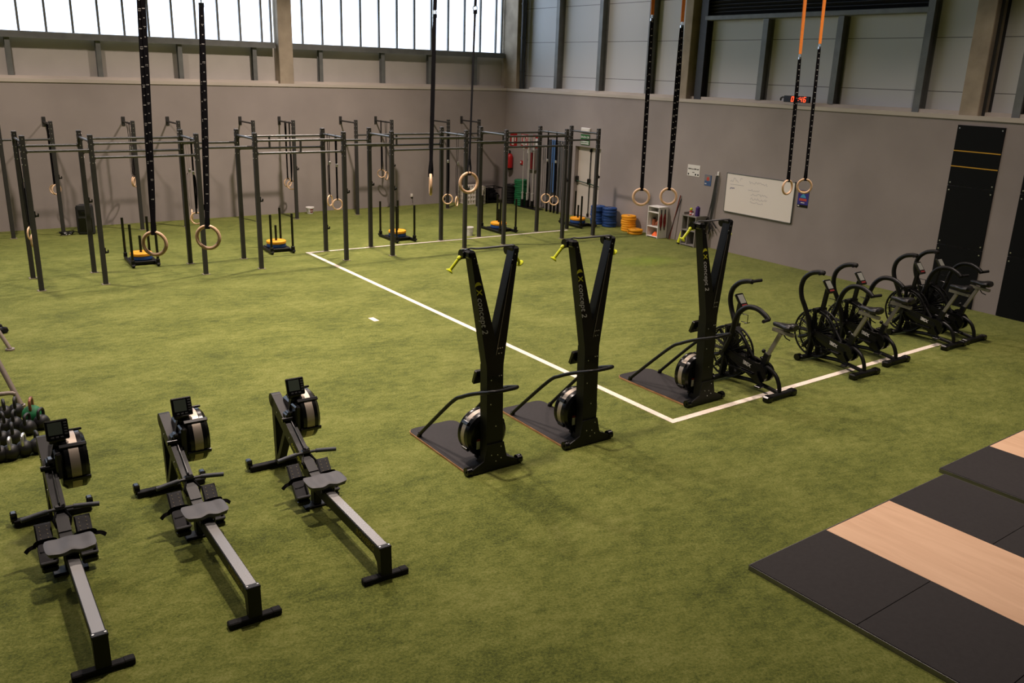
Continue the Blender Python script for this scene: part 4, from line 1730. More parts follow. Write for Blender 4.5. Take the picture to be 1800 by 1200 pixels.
    m.box(cc + Rc @ V((0.02, 0, 0.0155)), (0.115, 0.10, 0.002), 0, Rc)
    m.use(1).box(cc + Rc @ V((-0.065, 0, 0.0155)), (0.022, 0.09, 0.003), 0, Rc)
    m.build('display', [MT['lcdlight'], MT['darkred']], cs)
    m = MB()
    loop = [(0.70, -0.01, 0.80), (0.61, -0.01, 0.80), (0.61, -0.01, 0.90), (0.70, -0.01, 0.90)]
    m.tube(loop, 0.006, 6)
    m.tube([(0.61, 0.04, 0.80), (0.61, -0.06, 0.80)], 0.005, 6)
    m.build('bottle_holder', MT['gloss'], t)
    # seat post, slide and saddle
    m = MB()
    m.beam((0.25, 0, 0.47), (0.10, 0, 0.80), 0.034, 0.045, (1, 0, 0))
    sp = m.build('seat_post', MT['aluslide'], t)
    m = MB()
    m.ball((0.31, 0, 0.52), 0.026, (1, 1, 1), 12)
    m.cyl((0.29, 0, 0.51), (0.24, 0, 0.49), 0.01, 8)
    m.build('knob', MT['gloss'], sp)
    m = MB()
    m.beam((0.215, 0, 0.83), (-0.085, 0, 0.815), 0.045, 0.04, (0, 0, 1))
    m.build('seat_slide', MT['aluslide'], t)
    m = MB()
    m.tube([(0.06, 0, 0.80), (0.02, 0, 0.76), (-0.04, 0, 0.745)], 0.007, 8)
    m.build('slide_lever', MT['gloss'], sp)
    m = MB()
    rows = []
    prof = [(0.20, 0.012, 0.02), (0.18, 0.026, 0.03), (0.12, 0.032, 0.034), (0.06, 0.05, 0.038), (0.0, 0.082, 0.044), (-0.05, 0.102, 0.05), (-0.09, 0.098, 0.05), (-0.115, 0.06, 0.035)]
    vs, fs, K = [], [], 16
    for x, w, h in prof:
        for k in range(K):
            a = 2 * PI * k / K
            vs.append((x + 0.02, w * math.cos(a), 0.895 + h * math.sin(a) * (1 if math.sin(a) > 0 else 0.9) + (0.012 if x < -0.04 else 0)))
    for i in range(len(prof) - 1):
        for k in range(K):
            fs.append((i * K + k, i * K + (k + 1) % K, (i + 1) * K + (k + 1) % K, (i + 1) * K + k))
    fs.append(tuple(range(K)))
    fs.append(tuple((len(prof) - 1) * K + k for k in range(K)))
    m._add(vs, fs)
    m.box((0.02, 0, 0.853), (0.07, 0.05, 0.03), 0.006)
    m.build('saddle', MT['saddle'], t)
    return t


b0 = make_bike('black air bike standing beside the rightmost ski machine', (-0.48, 0.28))
b0.location = (8.41, 6.19, 0)
b0.rotation_euler = (0, 0, PI / 2 + 0.03)
b1 = make_bike('black air bike second from the left, arms swung apart', (0.22, -0.42))
b1.location = (10.08, 6.15, 0)
b1.rotation_euler = (0, 0, PI / 2 - 0.02)
dup(b1, (10.96, 6.25, 0), PI / 2 + 0.01, 'middle one of the five black air bikes')
dup(b1, (12.44, 6.25, 0), PI / 2 - 0.01, 'black air bike fourth from the left, with another right behind it')
dup(b1, (13.03, 6.26, 0), PI / 2 - 0.02, 'black air bike farthest right, before the tall black target board')


# ================================================================ WEIGHT SLEDS WITH PLATES
def plate_mb(r, h, hole=0.026):
    m = MB()
    b = min(0.012, h * .3)
    m.lathe([(hole, 0.0), (r - b, 0.0), (r, b), (r, h - b), (r - b, h), (r * .86, h), (r * .84, h - 0.006), (r * .5, h - 0.006), (r * .48, h), (hole, h)], seg=36, closed=True)
    return m


def make_plate(name, r, h, material, lab, loc, group=None):
    t = thing(name, lab, 'weight plate', loc, 0, group)
    plate_mb(r, h, 0.040).build('rubber_disc', material, t)
    m = MB()
    m.lathe([(0.029, -0.0005), (0.040, -0.0005), (0.040, h + 0.0005), (0.029, h + 0.0005)], seg=20, closed=True)
    m.build('steel_hub', MT['bolt'], t)
    return t


def make_sled(lab):
    t = thing('weight_sled', lab, 'weight sled', (0, 0, 0), 0, 'weight sleds under the rig')
    hw, hl = 0.22, 0.46
    for s in (-1, 1):
        m = MB()
        m.box((s * hw, 0, 0.036), (0.05, 2 * hl - 0.02, 0.06), 0.008)
        m.beam((s * hw, hl - 0.03, 0.03), (s * hw, hl + 0.03, 0.06), 0.05, 0.03, (0, 0, 1))
        m.beam((s * hw, -hl + 0.03, 0.03), (s * hw, -hl - 0.03, 0.06), 0.05, 0.03, (0, 0, 1))
        sk = m.build('skid', MT['black'], t)
        for y in (-hl + 0.05, hl - 0.05):
            m = MB()
            m.box((s * hw, y, 0.1), (0.062, 0.062, 0.08), 0.005)
            m.build('post_socket', MT['black'], sk)
            m = MB()
            m.cyl((s * hw, y, 0.06), (s * hw, y, 0.81), 0.024, 14)
            m.build('upright_post', MT['gloss'], t)
    m = MB()
    m.box((0, 0, 0.064), (2 * hw - 0.05, 0.42, 0.016), 0.003)
    m.box((0, -0.22, 0.05), (2 * hw - 0.05, 0.05, 0.05), 0.005)
    m.box((0, 0.22, 0.05), (2 * hw - 0.05, 0.05, 0.05), 0.005)
    m.build('deck', MT['black'], t)
    m = MB()
    m.cyl((0, 0, 0.07), (0, 0, 0.52), 0.024, 14)
    m.build('loading_post', MT['gloss'], t)
    return t


sl_spots = ((3.565, 17.29, -0.05), (6.23, 17.35, -0.06), (9.05, 17.37, -0.02), (11.78, 17.33, -0.02), (14.05, 17.09, -0.02))
sl_labels = ('leftmost black weight sled behind the big hanging ring', 'black weight sled beside the fourth front rig upright',
             'black weight sled partly hidden by the sixth front rig upright', 'black weight sled right of the white bucket among the rig uprights',
             'black weight sled in front of the white emergency door')
pl_n = ('leftmost sled', 'second sled from the left', 'middle sled of the five', 'second sled from the right', 'rightmost sled near the door')
sled0 = make_sled(sl_labels[0])
yp = make_plate('bumper_plate', 0.198, 0.06, MT['yellow'], 'yellow plate on top of a blue one on the ' + pl_n[0], (0, 0, 0), 'yellow plates on the sleds')
bp_ = make_plate('bumper_plate', 0.194, 0.07, MT['blue'], 'blue plate under a yellow one on the ' + pl_n[0], (0, 0, 0), 'blue plates on the sleds')
for i, (x, y, a) in enumerate(sl_spots):
    if i == 0:
        sled0.location, sled0.rotation_euler = (x, y, 0), (0, 0, a)
        yp.location, bp_.location = (x, y, 0.147), (x, y, 0.075)
    else:
        dup(sled0, (x, y, 0), a, sl_labels[i])
        dup(yp, (x, y, 0.147), 0, 'yellow plate on top of a blue one on the ' + pl_n[i])
        dup(bp_, (x, y, 0.075), 0, 'blue plate under a yellow one on the ' + pl_n[i])


# ================================================================ STACKS OF PLATES BY THE RIGHT WALL
def stack(proto, x, y, n, h, r, where, color, group, first):
    random.seed(int(x * 100 + y * 10))
    for k in range(n):
        jx, jy = random.uniform(-.012, .012), random.uniform(-.012, .012)
        z = 0.003 + k * h
        pos = 'bottom plate' if k == 0 else ('top plate' if k == n - 1 else '%s plate up' % ORD[k])
        lab = '%s %s of %s' % (color, pos, where)
        if first and k == 0:
            proto.location = (x + jx, y + jy, z)
            proto['label'] = lab
            proto['group'] = group
        else:
            dup(proto, (x + jx, y + jy, z), random.uniform(0, 3), lab, group)


ORD = ['first', 'second', 'third', 'fourth', 'fifth', 'sixth', 'seventh', 'eighth', 'ninth', 'tenth', 'eleventh', 'twelfth', 'thirteenth']
gp = make_plate('bumper_plate', 0.20, 0.0555, MT['green'], 'green', (0, 0, 0))
stack(gp, 14.72, 20.54, 13, 0.0565, 0.20, 'the tall green stack near the hall corner', 'green', 'green plates in the corner stack', True)
up = make_plate('bumper_plate', 0.185, 0.066, MT['blue'], 'blue', (0, 0, 0))
stack(up, 14.70, 17.08, 7, 0.067, 0.185, 'the blue stack nearer the door', 'blue', 'blue plates in the two stacks', True)
stack(up, 14.70, 16.62, 7, 0.069, 0.185, 'the blue stack nearer the yellow plates', 'blue', 'blue plates in the two stacks', False)
yp2 = make_plate('bumper_plate', 0.185, 0.054, MT['yellow'], 'yellow', (0, 0, 0))
stack(yp2, 14.72, 15.92, 7, 0.055, 0.185, 'the taller yellow stack', 'yellow', 'yellow plates in the tall stack', True)
stack(yp2, 14.60, 15.53, 2, 0.066, 0.185, 'the low yellow pair beside the tall stack', 'yellow', 'low pair of yellow plates', False)
kp = make_plate('bumper_plate', 0.20, 0.075, MT['rubber'], 'black', (0, 0, 0))
stack(kp, 14.68, 21.02, 7, 0.078, 0.20, 'the black stack in the hall corner behind the crates', 'black', 'black plates in the corner', True)

# ================================================================ STANDING BARBELLS, POLES AND BANDS
bb = thing('barbell', 'steel barbell', 'barbell', (0, 0, 0), 0, 'barbells standing in the holder')
m = MB()
m.cyl((0, 0, 0.38), (0, 0, 1.62), 0.014, 10)
m.build('shaft', MT['barbell'], bb)
for z0, z1 in ((0.04, 0.40), (1.60, 1.96)):
    m = MB()
    m.cyl((0, 0, z0), (0, 0, z1), 0.025, 12)
    m.cyl((0, 0, z1 - 0.02 if z0 < 1 else z0), (0, 0, z1 if z0 < 1 else z0 + 0.02), 0.036, 12)
    m.build('sleeve', MT['barbell'], bb)
bb_spots = [(14.58, 20.28), (14.70, 20.17), (14.60, 20.08), (14.72, 19.98), (14.62, 19.86), (14.73, 19.76), (14.64, 19.64)]
bl = ['barbell standing nearest the green plate stack', 'second standing barbell from the green plate stack', 'third standing barbell from the green plate stack',
      'middle one of the seven standing barbells in the black holder', 'third standing barbell from the hanging bands', 'second standing barbell from the hanging bands', 'barbell standing nearest the hanging bands']
for i, (x, y) in enumerate(bb_spots):
    if i == 0:
        bb.location = (x, y, 0.02)
        bb['label'] = bl[0]
    else:
        dup(bb, (x, y, 0.02), 0, bl[i])
h_ = thing('barbell_holder', 'low black holder block at the feet of the standing barbells', 'rack', (14.65, 19.95, 0))
m = MB()
m.box((0, 0, 0.008), (0.30, 0.86, 0.016), 0.003)
m.build('base', MT['black'], h_)
for x, y in bb_spots:
    m = MB()
    m.lathe([(0.028, 0.016), (0.045, 0.016), (0.045, 0.22), (0.028, 0.22)], (x - 14.65, y - 19.95, 0), (0, 0, 1), 14, closed=True)
    m.build('holder_tube', MT['black'], h_)

bk = thing('band_rail', 'short steel rail on the right wall that holds the bands', 'rail', (XW - 0.08, 19.14, 1.93))
m = MB()
m.cyl((0, -0.42, 0), (0, 0.42, 0), 0.012, 10)
m.build('bar', MT['bar'], bk)
for y in (-0.38, 0.38):
    m = MB()
    m.cyl((0, y, 0), (0.078, y, 0), 0.012, 8)
    m.build('bracket', MT['bar'], bk)
band_specs = [(0.38, 1.55, 0.05, 'bandgrey', 'wide grey resistance band hanging nearest the barbells'), (0.28, 1.50, 0.02, 'strap', 'thin black resistance band left of the blue ones'),
              (0.19, 1.42, 0.055, 'bandblue', 'left one of the two blue resistance bands'), (0.10, 1.40, 0.065, 'bandblue', 'right one of the two blue resistance bands'),
              (0.0, 1.50, 0.025, 'strap', 'black resistance band right of the blue ones'), (-0.10, 1.46, 0.04, 'bandgrey', 'grey resistance band in the middle of the rail'),
              (-0.22, 1.55, 0.03, 'bandgrey', 'grey resistance band second from the door'), (-0.33, 1.40, 0.022, 'strap', 'black resistance band nearest the door')]
for y, ln, w, mt_, lab in band_specs:
    t = thing('resistance_band', lab, 'resistance band', (XW - 0.08, 19.14 + y, 1.93), 0, 'bands hanging on the wall rail')
    m = MB()
    o_ = 0.017
    m.ribbon([(-o_, 0, 0), (-o_, 0, -ln)], w, 0.004, (1, 0, 0))
    m.ribbon([(o_, 0, 0), (o_, 0, -ln)], w, 0.004, (1, 0, 0))
    m.ribbon(curve_pts([(-o_, 0, 0), (0, 0, o_), (o_, 0, 0)], 5), w, 0.004, (1, 0, 0))
    m.ribbon(curve_pts([(-o_, 0, -ln), (0, 0, -ln - o_), (o_, 0, -ln)], 5), w, 0.004, (1, 0, 0))
    m.build('loop', MT[mt_], t)
for i, (y, x) in enumerate(((19.30, 14.72), (19.14, 14.74), (18.98, 14.73), (18.84, 14.75))):
    t = thing('short_barbell', ('short black-based bar standing under the bands, nearest the barbells', 'second short bar standing under the bands', 'third short bar standing under the bands', 'short bar standing under the bands, nearest the door')[i], 'barbell', (x, y, 0), 0, 'short bars under the bands')
    m = MB()
    m.cyl((0, 0, 0.1), (0.0, 0, 1.35), 0.014, 10)
    m.build('shaft', MT['bar'], t)
    m = MB()
    m.cyl((0, 0, 0.0), (0, 0, 0.3), 0.032, 12)
    m.build('sleeve', MT['black'], t)

# ================================================================ SPEAKER, BUCKETS, SOCKET, CRATES
sp_ = thing('loudspeaker', 'black loudspeaker on the turf by the back wall with a coiled cable', 'speaker', (3.24, 20.86, 0), -0.3)
w, d, h = 0.36, 0.34, 0.60
m = MB()
poly = [(-w / 2, -d / 2 + 0.05), (-w / 2 + 0.05, -d / 2), (w / 2 - 0.05, -d / 2), (w / 2, -d / 2 + 0.05), (w * .36, d / 2), (-w * .36, d / 2)]
m.prism(poly, lambda a, b, q: (a, b, q), 0.03, h)
m.prism([(a * .9, b * .9) for a, b in poly], lambda a, b, q: (a, b, q), 0.0, 0.03)
m.prism([(a * .92, b * .92) for a, b in poly], lambda a, b, q: (a, b, q), h, h + 0.025)
bx_ = m.build('cabinet', MT['plastic'], sp_)
m = MB()
m.box((0, -d / 2 - 0.004, 0.22), (w - 0.09, 0.012, 0.30), 0.006)
m.build('grille', MT['gloss'], sp_)
m = MB()
m.prism([(-0.11, 0.42), (0.11, 0.42), (0.13, 0.54), (-0.13, 0.54)], lambda a, b, q: (a, q, b), -d / 2 - 0.008, -d / 2 + 0.01)
m.use(1).box((0, -d / 2 - 0.009, 0.48), (0.10, 0.006, 0.05), 0.002)
m.build('horn', [MT['black'], MT['gloss']], sp_)
m = MB()
m.box((0, 0, h + 0.03), (0.14, 0.03, 0.02), 0.006)
m.build('handle', MT['plastic'], sp_)
cb = on_floor(128, 412)
t = tag(MB().tube(curve_pts([(0.20 * math.cos(a * 1.15) * (0.5 + 0.02 * a), 0.10 * math.sin(a * 1.15), 0.012 + 0.004 * a) for a in range(18)] + [(0.3, 0.02, 0.015)], 4), 0.010, 6).build('power_cable', MT['gloss'], loc=(cb.x - 0.12, 20.80, 0)), 'tangled black cable on the turf left of the loudspeaker', 'cable')


def bucket(lab, loc, r0, r1, h, with_lid, print_):
    t = thing('bucket', lab, 'bucket', loc)
    m = MB()
    m.lathe([(0.0, 0.0), (r0, 0.0), (r1, h), (r1 + 0.008, h), (r1 + 0.008, h - 0.025), (r1 - 0.004, h - 0.03)] if False else [(0.0, 0.0), (r0, 0.0), (r1, h - 0.02), (r1 + 0.008, h - 0.02), (r1 + 0.008, h), (r1 - 0.006, h), (r0 - 0.006, 0.012), (0.0, 0.012)], seg=28)
    m.build('tub', MT['white'], t)
    if with_lid:
        m = MB()
        m.lathe([(r1 - 0.008, h), (r1 + 0.012, h), (r1 + 0.012, h + 0.018), (r1 - 0.01, h + 0.022), (0.0, h + 0.018)], seg=28)
        m.build('lid', MT['white'], t)
    m = MB()
    pts = [((r1 + 0.012) * math.cos(a), (r1 + 0.012) * math.sin(a) , h - 0.02 - 0.10 * math.sin(a)) for a in [PI * k / 12 for k in range(13)]]
    pts = [(p[0], -p[1] * 1.02, p[2]) for p in pts]
    m.tube(pts, 0.003, 6)
    m.build('bail_handle', MT['greyboard'], t)
    if print_:
        m = MB()
        for (z0, z1, a0, a1) in ((0.09, 0.13, -1.9, -1.0), (0.035, 0.065, -1.9, -0.9)):
            n = 8
            rr = lambda z: r0 + (r1 - r0) * z / (h - 0.02) + 0.002
            v = []
            for k in range(n + 1):
                a = a0 + (a1 - a0) * k / n
                v += [(rr(z0) * math.cos(a), rr(z0) * math.sin(a), z0), (rr(z1) * math.cos(a), rr(z1) * math.sin(a), z1)]
            m._add(v, [(2 * k, 2 * k + 2, 2 * k + 3, 2 * k + 1) for k in range(n)])
        m.build('printed_label', MT['darkred'], t)
    return t


q = on_floor(545, 375)
bucket('white lidded bucket with red print standing against the back wall', (q.x, q.y, 0), 0.075, 0.098, 0.15, True, True)
q = on_floor(827, 415)
bucket('white open bucket standing on the white line between rig uprights', (q.x + 0.02, q.y + 0.1, 0), 0.088, 0.10, 0.20, False, False)

so = thing('wall_socket', 'small wall socket with a dangling lead on the back wall', 'socket', (on_back(723, 343).x, YW - 0.02, on_back(723, 343).z))
m = MB()
m.box((0, 0, 0), (0.06, 0.04, 0.08), 0.004)
m.build('housing', MT['crate'], so)
m = MB()
m.tube(curve_pts([(0.0, -0.02, -0.035), (0.005, -0.03, -0.09), (0.02, -0.02, -0.15), (0.022, -0.015, -0.21)]), 0.006, 6)
m.build('lead', MT['gloss'], so)

cr = thing('mesh_crate', 'white perforated plastic crate by the back wall behind a hanging ring', 'crate', (13.61, 21.46, 0), 0.0)
m = MB()
W_, D_, H_ = 0.60, 0.5, 0.50
for i in range(8):
    x = -W_ / 2 + W_ * i / 7
    m.box((x, -D_ / 2, H_ / 2), (0.022, 0.015, H_))
    m.box((x, D_ / 2, H_ / 2), (0.022, 0.015, H_))
    y = -D_ / 2 + D_ * i / 7
    m.box((-W_ / 2, y, H_ / 2), (0.015, 0.022, H_))
    m.box((W_ / 2, y, H_ / 2), (0.015, 0.022, H_))
for i in range(5):
    z = 0.015 + (H_ - 0.03) * i / 4
    t_ = 0.03 if i in (0, 4) else 0.016
    for s in (-1, 1):
        m.box((0, s * D_ / 2, z), (W_ + 0.015, 0.018, t_))
        m.box((s * W_ / 2, 0, z), (0.018, D_ + 0.015, t_))
m.box((0, 0, 0.012), (W_, D_, 0.02))
m.build('lattice', MT['crate'], cr)
m = MB()
m.box((0, 0, H_ * .45), (W_ - 0.05, D_ - 0.05, H_ * .8), 0.03)
m.build('folded_mats', MT['crate'], cr)

bg = thing('equipment_cart', 'black cart heaped with dark bags in the hall corner', 'cart', (14.24, 21.40, 0), 0.0)
m = MB()
for x in (-0.25, 0.25):
    for y in (-0.22, 0.22):
        m.cyl((x, y, 0.0), (x, y, 0.44), 0.013, 8)
for z in (0.06, 0.44):
    for s in (-1, 1):
        m.cyl((-0.27, s * 0.22, z), (0.27, s * 0.22, z), 0.013, 8)
        m.cyl((s * 0.25, -0.22, z), (s * 0.25, 0.22, z), 0.013, 8)
m.box((0, 0, 0.06), (0.5, 0.44, 0.012))
m.build('frame', MT['black'], bg)
random.seed(3)
for (x, y, z, sx, sy_, sz_) in ((-0.1, -0.05, 0.20, .17, .16, .13), (0.12, -0.03, 0.18, .14, .15, .11), (0.0, 0.08, 0.31, .2, .13, .11)):
    m = MB()
    m.ball((x, y, z), 1.0, (sx, sy_, sz_), 20)
    m.v = [p + V((0.012 * math.sin(9 * p.y * 4 + p.z * 20), 0.012 * math.sin(p.x * 37), 0.01 * math.sin(p.x * 29 + p.y * 23))) for p in m.v]
    m.build('bag', MT['strap'], bg)

# ================================================================ SHELF UNITS AND SMALL GEAR BY THE RIGHT WALL
def shelf_unit(name, lab, loc, w, d, h, t_, mt_, shelves, divider=None):
    """open front faces -X; w along Y, d along X"""
    s = thing(name, lab, 'shelf', loc)
    for y in (-1, 1):
        m = MB()
        m.box((0, y * (w - t_) / 2, h / 2), (d, t_, h), 0.002)
        m.build('side_panel', MT[mt_], s)
    for z in shelves:
        m = MB()
        m.box((0, 0, z), (d - 0.004, w - 2 * t_, t_), 0.002)
        m.build('shelf_board', MT[mt_], s)
    m = MB()
    m.box((d / 2 - 0.006, 0, h / 2), (0.01, w - 2 * t_, h - 0.02))
    m.build('back_panel', MT[mt_], s)
    if divider:
        m = MB()
        m.box((0, 0.04, (shelves[0] + shelves[-1]) / 2), (d - 0.02, t_, shelves[-1] - shelves[0] - t_))
        m.build('divider', MT[mt_], s)
    return s


wx, wy = 14.78, 14.98
shelf_unit('shelf_unit', 'narrow white open shelf unit leaning by the right wall with orange gear', (wx, wy, 0.0), 0.38, 0.30, 0.74, 0.018, 'white', (0.03, 0.26, 0.60, 0.731))
t = thing('marker_cone', 'bright orange dome cone on the lowest board of the white shelf', 'cone', (wx - 0.02, wy - 0.01, 0.039), 0)
m = MB()
m.lathe([(0.10, 0.0), (0.095, 0.01), (0.07, 0.06), (0.03, 0.095), (0.024, 0.095), (0.06, 0.05), (0.09, 0.0)], seg=24, closed=True)
m.build('dome', MT['ocone'], t)
t = thing('boxing_glove', 'brown leather glove lying on the middle board of white shelf', 'glove', (wx - 0.02, wy - 0.09, 0.27), 0)
m = MB()
m.ball((0, 0, 0.075), 1, (0.07, 0.065, 0.075), 16)
m.ball((-0.03, 0.06, 0.06), 1, (0.035, 0.03, 0.045), 12)
m.build('mitt', MT['brown'], t)
m = MB()
m.cyl((0, -0.02, 0.13), (0.0, -0.04, 0.19), 0.05, 16, 0.055)
m.build('cuff', MT['brown'], t)
t = thing('foam_roller', 'short brown roller with black end on middle board of white shelf', 'roller', (wx, wy + 0.10, 0.27), 0)
m = MB()
m.cyl((0, 0, 0), (0, 0, 0.15), 0.05, 18)
m.build('sleeve', MT['brown'], t)
m = MB()
m.cyl((0, 0, 0.15), (0, 0, 0.19), 0.035, 14)
m.build('end_knob', MT['black'], t)
# skipping cords hooked on the side of the white shelf
for i, y in enumerate((0.0, 1.0)):
    x = wx - 0.08 + y * 0.12
    t = thing('skipping_rope', ('red skipping cord hanging on the white shelf side, nearer the room', 'red skipping cord hanging on the white shelf side, nearer the wall')[i], 'rope', (x, wy - 0.19 - 0.016, 0.66), 0, 'red cords on the shelf side')
    m = MB()
    for k in range(4):
        m.tube(curve_pts([(0.0, 0, -0.05), (-0.04 + k * 0.018, -0.004 * k, -0.2), (-0.02 + 0.012 * k, 0, -0.36), (0.005, 0, -0.42), (0.03 - 0.01 * k, -0.004, -0.3), (0.02, 0, -0.1), (0, 0, -0.05)], 4), 0.007, 6)
    m.build('cord', MT['darkred'], t)
    m = MB()
    m.cyl((0, 0, -0.08), (0, 0, 0.03), 0.012, 10)
    m.cyl((0.01, 0, -0.46), (0.0, 0, -0.38), 0.012, 10)
    m.build('handle', MT['black'], t)
# red pole and dark rod leaning against the wall
def pole(lab, p0, p1, r, mt_, name='leaning_pole'):
    m = MB()
    p0, p1 = V(p0), V(p1)
    m.cyl((0, 0, 0), p1 - p0, r, 12)
    o = m.build(name, MT[mt_], loc=p0)
    return tag(o, lab, 'pole')


pole('red-brown wooden pole leaning on the wall right of the white shelf', on_floor(1176, 421) + V((0, 0, 0.012)), (14.935, 14.44, 1.06), 0.013, 'stickred')
pole('thin dark rod slanting on the wall just right of the red pole', (14.80, 14.60, 0.012), (14.945, 14.42, 0.98), 0.010, 'dsteel')  # dark rod set along a thin slanting line beside the red pole

gx, gy = 14.78, 13.80
gs = shelf_unit('shelf_unit', 'grey open shelf unit by the right wall with purple foam on top', (gx, gy, 0.0), 0.44, 0.34, 0.70, 0.026, 'greyboard', (0.03, 0.36, 0.687), True)
m = MB()
m.box((0, 0.19, 0.725), (0.30, 0.02, 0.07))
m.build('top_rail', MT['greyboard'], gs)
t = thing('foam_block', 'tall purple foam block standing on top of the grey shelf', 'foam block', (gx - 0.06, gy - 0.14, 0.702))
m = MB()
m.lathe([(0.0, 0.0), (0.045, 0.0), (0.05, 0.01), (0.05, 0.19), (0.03, 0.21), (0.0, 0.212)], seg=8)
m.build('body', MT['purple'], t)
m = MB()
m.cyl((0, 0, 0.212), (0, 0, 0.225), 0.02, 10)
m.build('cap', MT['purple'], t)
t = thing('tennis_ball', 'yellow-green ball on top of the grey shelf, on a small tin', 'ball', (gx - 0.06, gy + 0.06, 0.80), 0)
m = MB()
m.ball((0, 0, 0.033), 0.033, seg=16)
m.build('felt', MT['lime'], t)
t = thing('small_tin', 'small red and white tin under the yellow-green ball', 'tin', (gx - 0.06, gy + 0.06, 0.70), 0)
m = MB()
m.cyl((0, 0, 0.002), (0, 0, 0.098), 0.035, 16)
m.build('body', MT['posterred'], t)
m = MB()
m.cyl((0, 0, 0.03), (0, 0, 0.06), 0.0355, 16)
m.build('printed_label', MT['white'], t)
t = thing('massage_ball', 'pale pink ball on the grey shelf between tin and foam', 'ball', (gx - 0.10, gy - 0.05, 0.70), 0)
m = MB()
m.ball((0, 0, 0.03), 0.03, seg=14)
m.build('shell', MT['skin'], t)
t = thing('foam_block', 'lime green foam piece on the middle board of grey shelf', 'foam block', (gx - 0.08, gy - 0.06, 0.375))
m = MB()
m.cyl((0, 0, 0), (0, 0, 0.12), 0.045, 6, 0.03)
m.build('body', MT['lime'], t)
t = thing('foam_roller', 'slim lime green roller leaning on the left side of grey shelf', 'roller', (14.60, 14.06, 0.0))
m = MB()
m.cyl((0, 0, 0.035), (0.10, -0.01, 0.34), 0.035, 14)
m.build('sleeve', MT['lime'], t)
m = MB()
m.cyl((-0.008, 0, 0.012), (0, 0, 0.036), 0.036, 14)
m.build('end_knob', MT['black'], t)
pole('brown plank leaning against the wall right of the grey shelf', (14.88, 13.58, 0.012), (14.93, 13.55, 0.36), 0.020, 'darkbrown', 'leaning_plank')

# jump ropes on a hook
jr_y, jr_z = 13.36, 1.62
hk = thing('rope_hook', 'white wall hook above the bundle of jump ropes', 'hook', (XW - 0.02, jr_y, jr_z + 0.05))
m = MB()
m.box((0.005, 0, 0.0), (0.03, 0.05, 0.10), 0.006)
m.build('back_plate', MT['white'], hk)
m = MB()
m.tube([(0, 0, -0.03), (-0.07, 0, -0.035), (-0.08, 0, -0.01)], 0.008, 8)
m.build('peg', MT['white'], hk)
random.seed(21)
side_lab = ('leftmost', 'second from the left', 'middle', 'second from the right', 'rightmost')
for i in range(5):
    t = thing('jump_rope', 'black jump rope, %s of the bundle hanging left of the whiteboard' % side_lab[i], 'jump rope', (XW - 0.03, jr_y + (2 - i) * 0.014, jr_z), 0, 'jump ropes on the hook')
    m, hd = MB(), MB()
    for s in (-1, 1):
        ln = 0.98 + random.uniform(-0.06, 0.16)
        dy = (2 - i) * 0.022 + s * 0.018
        m.tube(curve_pts([(-0.02, 0, 0.016), (-0.03, s * 0.006, -0.1), (-0.03, 0.05 + dy * .25, -0.6), (-0.035, 0.11 + dy * .8, -ln)], 5), 0.0055, 6)
        a = dy * 1.6 + random.uniform(-0.09, 0.09)
        hd.cyl((-0.035, 0.11 + dy * .8, -ln), (-0.05, 0.11 + dy * .8 + a, -ln - 0.16), 0.012, 8, 0.014)
    m.build('cord', MT['cordgrey'], t)
    hd.build('handle', MT['black'], t)

# ================================================================ KETTLEBELLS, DUMBBELLS AND RACK AT THE LEFT
def make_kettlebell(r, body, handle, lab):
    t = thing('kettlebell', lab, 'kettlebell', (0, 0, 0), 0, 'kettlebells at the left edge')
    m = MB()
    prof = []
    for k in range(13):
        a = -PI / 2 + PI * k / 12
        prof.append((r * math.cos(a), max(0.0, r * 0.96 + r * math.sin(a))))
    prof[0] = (0.0, r * 0.06)
    prof[1] = (r * .45, r * 0.06)
    m.lathe([(0.0, 0.0), (r * .5, 0.0)] + prof[2:], seg=24)
    m.build('bell', MT[body], t)
    m = MB()
    m.tube(curve_pts([(-r * .62, 0, r * 1.55), (-r * .70, 0, r * 2.1), (-r * .50, 0, r * 2.62), (0, 0, r * 2.74), (r * .50, 0, r * 2.62), (r * .70, 0, r * 2.1), (r * .62, 0, r * 1.55)], 5), 0.0155, 10)
    m.build('handle', MT[handle], t)
    return t


ks = make_kettlebell(0.079, 'iron', 'iron', '')
kc = make_kettlebell(0.079, 'iron', 'bolt', '')
kg = make_kettlebell(0.100, 'green', 'rust', 'green kettlebell with worn brown handle beside the black ones')
kg.location = (0.79, 9.78, 0)
kg.rotation_euler = (0, 0, 1.3)
spots = [  # px, py of the contact with the turf, chrome?, turn, label
    (2, 815, 0, 1.5, 'black kettlebell of the front row cut by the left edge'),
    (21, 812, 1, 1.4, 'black kettlebell with bright steel handle, left one in front row'),
    (45, 805, 1, 1.4, 'black kettlebell with bright steel handle, right one in front row'),
    (68, 800, 0, 1.5, 'black kettlebell half hidden behind the left rowing machine'),
    (5, 788, 0, 1.5, 'black kettlebell second row, at the left edge of view'),
    (25, 785, 0, 1.4, 'black kettlebell just behind the left bright-handled one'),
    (51, 768, 0, 1.2, 'black kettlebell right in front of the green one'),
    (75, 758, 0, 1.1, 'black kettlebell right of the green one behind the rower screen'),
    (8, 765, 0, 1.5, 'black kettlebell third row, at the left edge of view'),
    (28, 762, 0, 1.4, 'black kettlebell third row, left of the one before the green'),
    (10, 742, 0, 1.5, 'black kettlebell in the back row at the left edge of view'),
    (30, 738, 0, 1.4, 'black kettlebell in the back row left of the green one'),
]
random.seed(8)
used = {0: ks, 1: kc}
